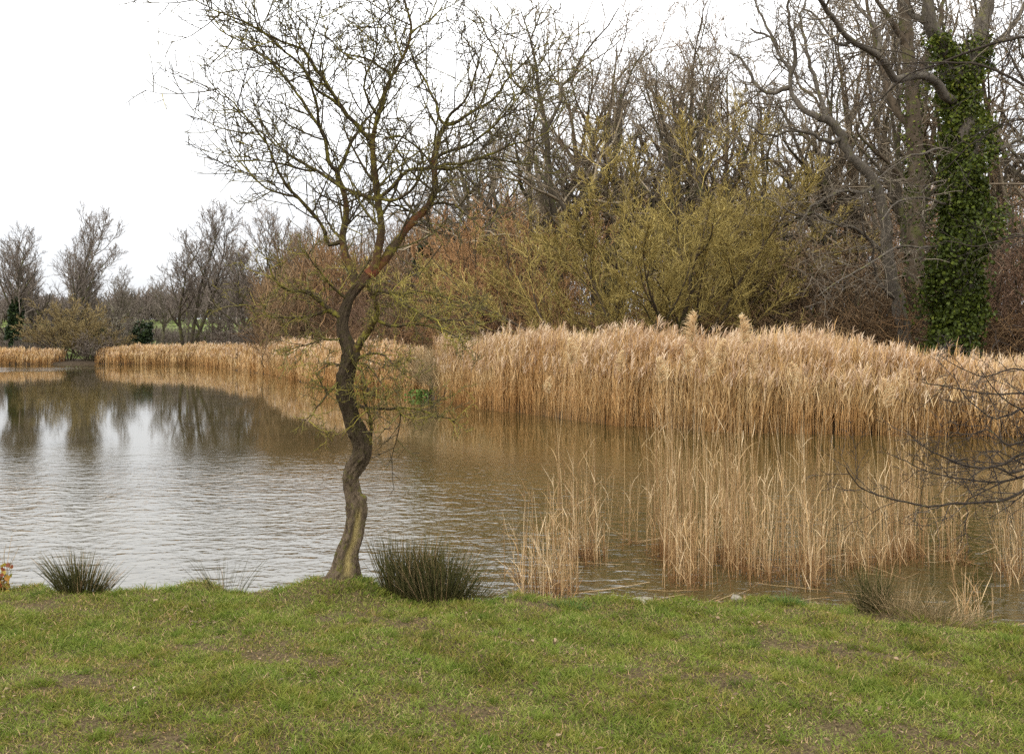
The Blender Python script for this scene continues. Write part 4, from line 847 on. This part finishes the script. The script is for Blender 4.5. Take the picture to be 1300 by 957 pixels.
# ------------------------------------------------------------------ lawn
rng = np.random.default_rng(500)
def lawn_pts(n, xr=(-5.2, 5.2), yr=(3.2, 7.2)):
    x = rng.uniform(*xr, n); y = yr[0] + (yr[1] - yr[0]) * rng.random(n); k = y < Yn(x) + .06
    kt = ((x - XT) / .16) ** 2 + ((y - YT) / .14) ** 2 > 1
    return x[k & kt], y[k & kt]
x, y = lawn_pts(560000)
pn = np.sin(x * 3.1 + 1.3 * np.sin(y * 2.3)) * np.sin(y * 4.7 + x) + .6 * np.sin(x * 9 + y * 5) * np.sin(y * 11 - x * 3)
bare = (pn + .5 * np.sin(x * 17 + y * 3) * np.sin(y * 23 - x * 5) < -.95) & (rng.random(len(x)) < .6); x, y, pn = x[~bare], y[~bare], pn[~bare]; n = len(x)
edge = np.exp(-((Yn(x) - y) / .10) ** 2)
hb = (.012 + .022 * rng.random(n)) * (1 + .35 * pn) + edge * .035 * rng.random(n) ** 2
dead = ss(.3, .9, np.sin(x * 1.9 + 3) * np.sin(x * 4.7)) * edge
a = rng.random(n) * 6.3; ln_ = .25 + .75 * rng.random(n); D = np.stack([np.cos(a) * ln_, np.sin(a) * ln_, np.full(n, .8)], 1)
P, _ = level(rng, np.stack([x, y, hgt(x, y) - .004], 1), D, hb * 1.3, np.full(n, .001), 2, .15, -.25, .3)
W = (.0014 + .0011 * rng.random(n))[:, None] * np.array([1, .8, .15])[None]
tint = np.clip(rng.beta(2.2, 2.8, n) - .10 * pn + .38 * (rng.random(n) < .16), 0, 1)
g = Geo(); g.ribbons(P, W, nrm(np.cross(D, rng.normal(0, 1, (n, 3)))), tint=tint)
x, y = lawn_pts(1500); k = len(x); rep = 45; x = np.repeat(x, rep) + rng.normal(0, .018, k * rep); y = np.repeat(y, rep) + rng.normal(0, .018, k * rep); n = len(x)
a = rng.random(n) * 6.3; D = np.stack([np.cos(a) * .6, np.sin(a) * .6, np.ones(n)], 1)
P, _ = level(rng, np.stack([x, y, hgt(x, y) - .004], 1), D, .03 + .04 * rng.random(n), np.full(n, .001), 3, .12, -.25, .3)
g.ribbons(P, np.full((n, 1), .0018) * np.array([1, .9, .6, .1])[None], nrm(np.cross(D, rng.normal(0, 1, (n, 3)))), tint=np.clip(np.repeat(rng.random(k) * .5, rep) + rng.random(n) * .2, 0, 1))
link('lawn_grass', g.mesh('lawn_grass', M['grass']), kind='stuff', label='short green grass with worn brown patches on the near bank', cat='grass')
g = Geo(); x, y = lawn_pts(24000); cl = np.sin(x * 2.9 + 1) * np.sin(y * 3.7 + x) + .5 * np.sin(x * 8 + y * 6) + rng.normal(0, .35, len(x)) > .8; x, y = x[cl], y[cl]; n = len(x)
C = np.stack([x, y, hgt(x, y) + .006 + .012 * rng.random(n)], 1)
a = rng.random(n) * 6.3; dd = np.stack([np.cos(a), np.sin(a), rng.normal(0, .25, n)], 1); sd = np.stack([-np.sin(a), np.cos(a), rng.normal(0, .3, n)], 1)
l = .007 + .026 * rng.random(n) ** 3
g.ribbons(np.stack([C, C + dd * l[:, None] * .5 + np.array([0, 0, .003]), C + dd * l[:, None]], 1), np.stack([l * .1, l * .33, l * .05], 1), sd, tint=rng.random(n) ** 1.5)
link('leaf_litter', g.mesh('leaf_litter', M['litter']), kind='stuff', label='small dead leaves scattered in the grass', cat='leaves')

rng = np.random.default_rng(640); n = 900
x = WX(rng.uniform(640, 1330, n), 6.5); y = Yn(x) + .22 + np.abs(rng.normal(0, .35, n)); z = np.maximum(hgt(x, y) + .006, .006)
a = rng.random(n) * 6.3
P, R = level(rng, np.stack([x, y, z], 1), np.stack([np.cos(a), .8 * np.sin(a), rng.normal(.03, .04, n)], 1), .04 + .22 * rng.random(n) ** 2, np.full(n, .0022), 4, .08, -.01, .6)
P[:, :, 2] = np.maximum(P[:, :, 2], .004)
g = Geo(); g.tubes(P, R, 3, tint=rng.random(n) * .9)
link('reed_debris', g.mesh('reed_debris', M['reed_near']), kind='stuff', label='broken bits of dead reed floating along the near water edge', cat='debris')
# stones by the water
def stone(label, px, Y, z, sx, sy, sz, seed):
    rg_ = np.random.default_rng(seed); u = np.linspace(.02, PI - .02, 14); v = np.arange(20) * 2 * PI / 20; U, V_ = np.meshgrid(u, v, indexing='ij')
    r = 1 + .16 * np.sin(2 * V_ + seed) * np.sin(U * 2) + .1 * np.sin(5 * V_ + U * 3) + .05 * rg_.normal(0, 1, U.shape) * np.sin(U)
    P = np.stack([r * np.sin(U) * np.cos(V_) * sx, r * np.sin(U) * np.sin(V_) * sy, np.sign(np.cos(U)) * np.abs(np.cos(U)) ** .7 * sz * r], -1)
    gg = Geo(); gg.grid(P); link('stone', gg.mesh('stone', M['stone']), label=label, cat='stone', loc=(WX(px, Y), Y, z))
stone('pale flat stone half in the water at the foot of the lawn, centre right', 815, 7.45, .0, .085, .07, .035, 1)
stone('small pale stone in the shallows right of the larger flat stone', 935, 7.55, .0, .04, .04, .025, 4)

# ------------------------------------------------------------------ sky, sun, camera
W_ = bpy.data.worlds.new('World'); SC.world = W_; W_.use_nodes = True
nt = W_.node_tree; N = nt.nodes; L = nt.links; N.clear()
SUN_EL, SUN_AZ = math.radians(40), math.radians(215)     # azimuth from +Y clockwise: behind and to the left
sky = N.new('ShaderNodeTexSky'); sky.sky_type = 'NISHITA'; sky.sun_disc = False; sky.sun_elevation = SUN_EL; sky.sun_rotation = SUN_AZ
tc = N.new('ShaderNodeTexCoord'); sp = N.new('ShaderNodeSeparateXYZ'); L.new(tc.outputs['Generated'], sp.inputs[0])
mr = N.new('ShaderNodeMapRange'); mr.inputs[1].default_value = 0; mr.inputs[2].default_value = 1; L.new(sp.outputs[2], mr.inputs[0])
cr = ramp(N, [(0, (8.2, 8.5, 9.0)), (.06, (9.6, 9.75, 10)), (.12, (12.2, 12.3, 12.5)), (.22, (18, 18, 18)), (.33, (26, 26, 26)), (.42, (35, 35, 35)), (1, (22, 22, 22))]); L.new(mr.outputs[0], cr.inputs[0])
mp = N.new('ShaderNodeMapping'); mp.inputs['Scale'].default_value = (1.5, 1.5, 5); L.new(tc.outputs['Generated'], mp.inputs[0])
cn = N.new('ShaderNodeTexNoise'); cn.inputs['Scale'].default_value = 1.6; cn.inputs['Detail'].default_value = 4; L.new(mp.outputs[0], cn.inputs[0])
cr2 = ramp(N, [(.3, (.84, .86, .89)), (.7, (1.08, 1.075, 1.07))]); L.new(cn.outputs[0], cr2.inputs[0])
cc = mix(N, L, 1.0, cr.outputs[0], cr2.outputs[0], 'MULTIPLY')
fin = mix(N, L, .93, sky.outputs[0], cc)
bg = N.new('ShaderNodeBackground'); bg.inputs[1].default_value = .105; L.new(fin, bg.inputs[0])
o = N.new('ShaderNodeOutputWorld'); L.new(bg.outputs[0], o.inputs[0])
sl = bpy.data.lights.new('sun', 'SUN'); sl.energy = 1.3; sl.angle = math.radians(14); sl.color = (1, .95, .87)
so = link('sun', sl)
az = SUN_AZ; dirv = np.array([math.sin(az) * math.cos(SUN_EL), math.cos(az) * math.cos(SUN_EL), math.sin(SUN_EL)])
from mathutils import Vector
so.rotation_euler = Vector(dirv.tolist()).to_track_quat('Z', 'Y').to_euler()

cam = bpy.data.cameras.new('camera'); cam.lens = 35; cam.sensor_width = 36; cam.clip_end = 3000; cam.shift_y = -45.5 / 1300
co = link('camera', cam); co.location = (0, 0, CZ); co.rotation_euler = (math.pi / 2, 0, 0); SC.camera = co
SC.view_settings.view_transform = 'Standard'; SC.view_settings.look = 'None'; SC.view_settings.gamma = 1; SC.view_settings.exposure = 0
SC.render.engine = 'CYCLES'; cy = SC.cycles
cy.max_bounces = 5; cy.diffuse_bounces = 3; cy.glossy_bounces = 2; cy.transmission_bounces = 2; cy.transparent_max_bounces = 4
cy.use_denoising = False; cy.use_adaptive_sampling = True; cy.adaptive_threshold = .015; cy.sample_clamp_indirect = 6
SC.render.use_persistent_data = False
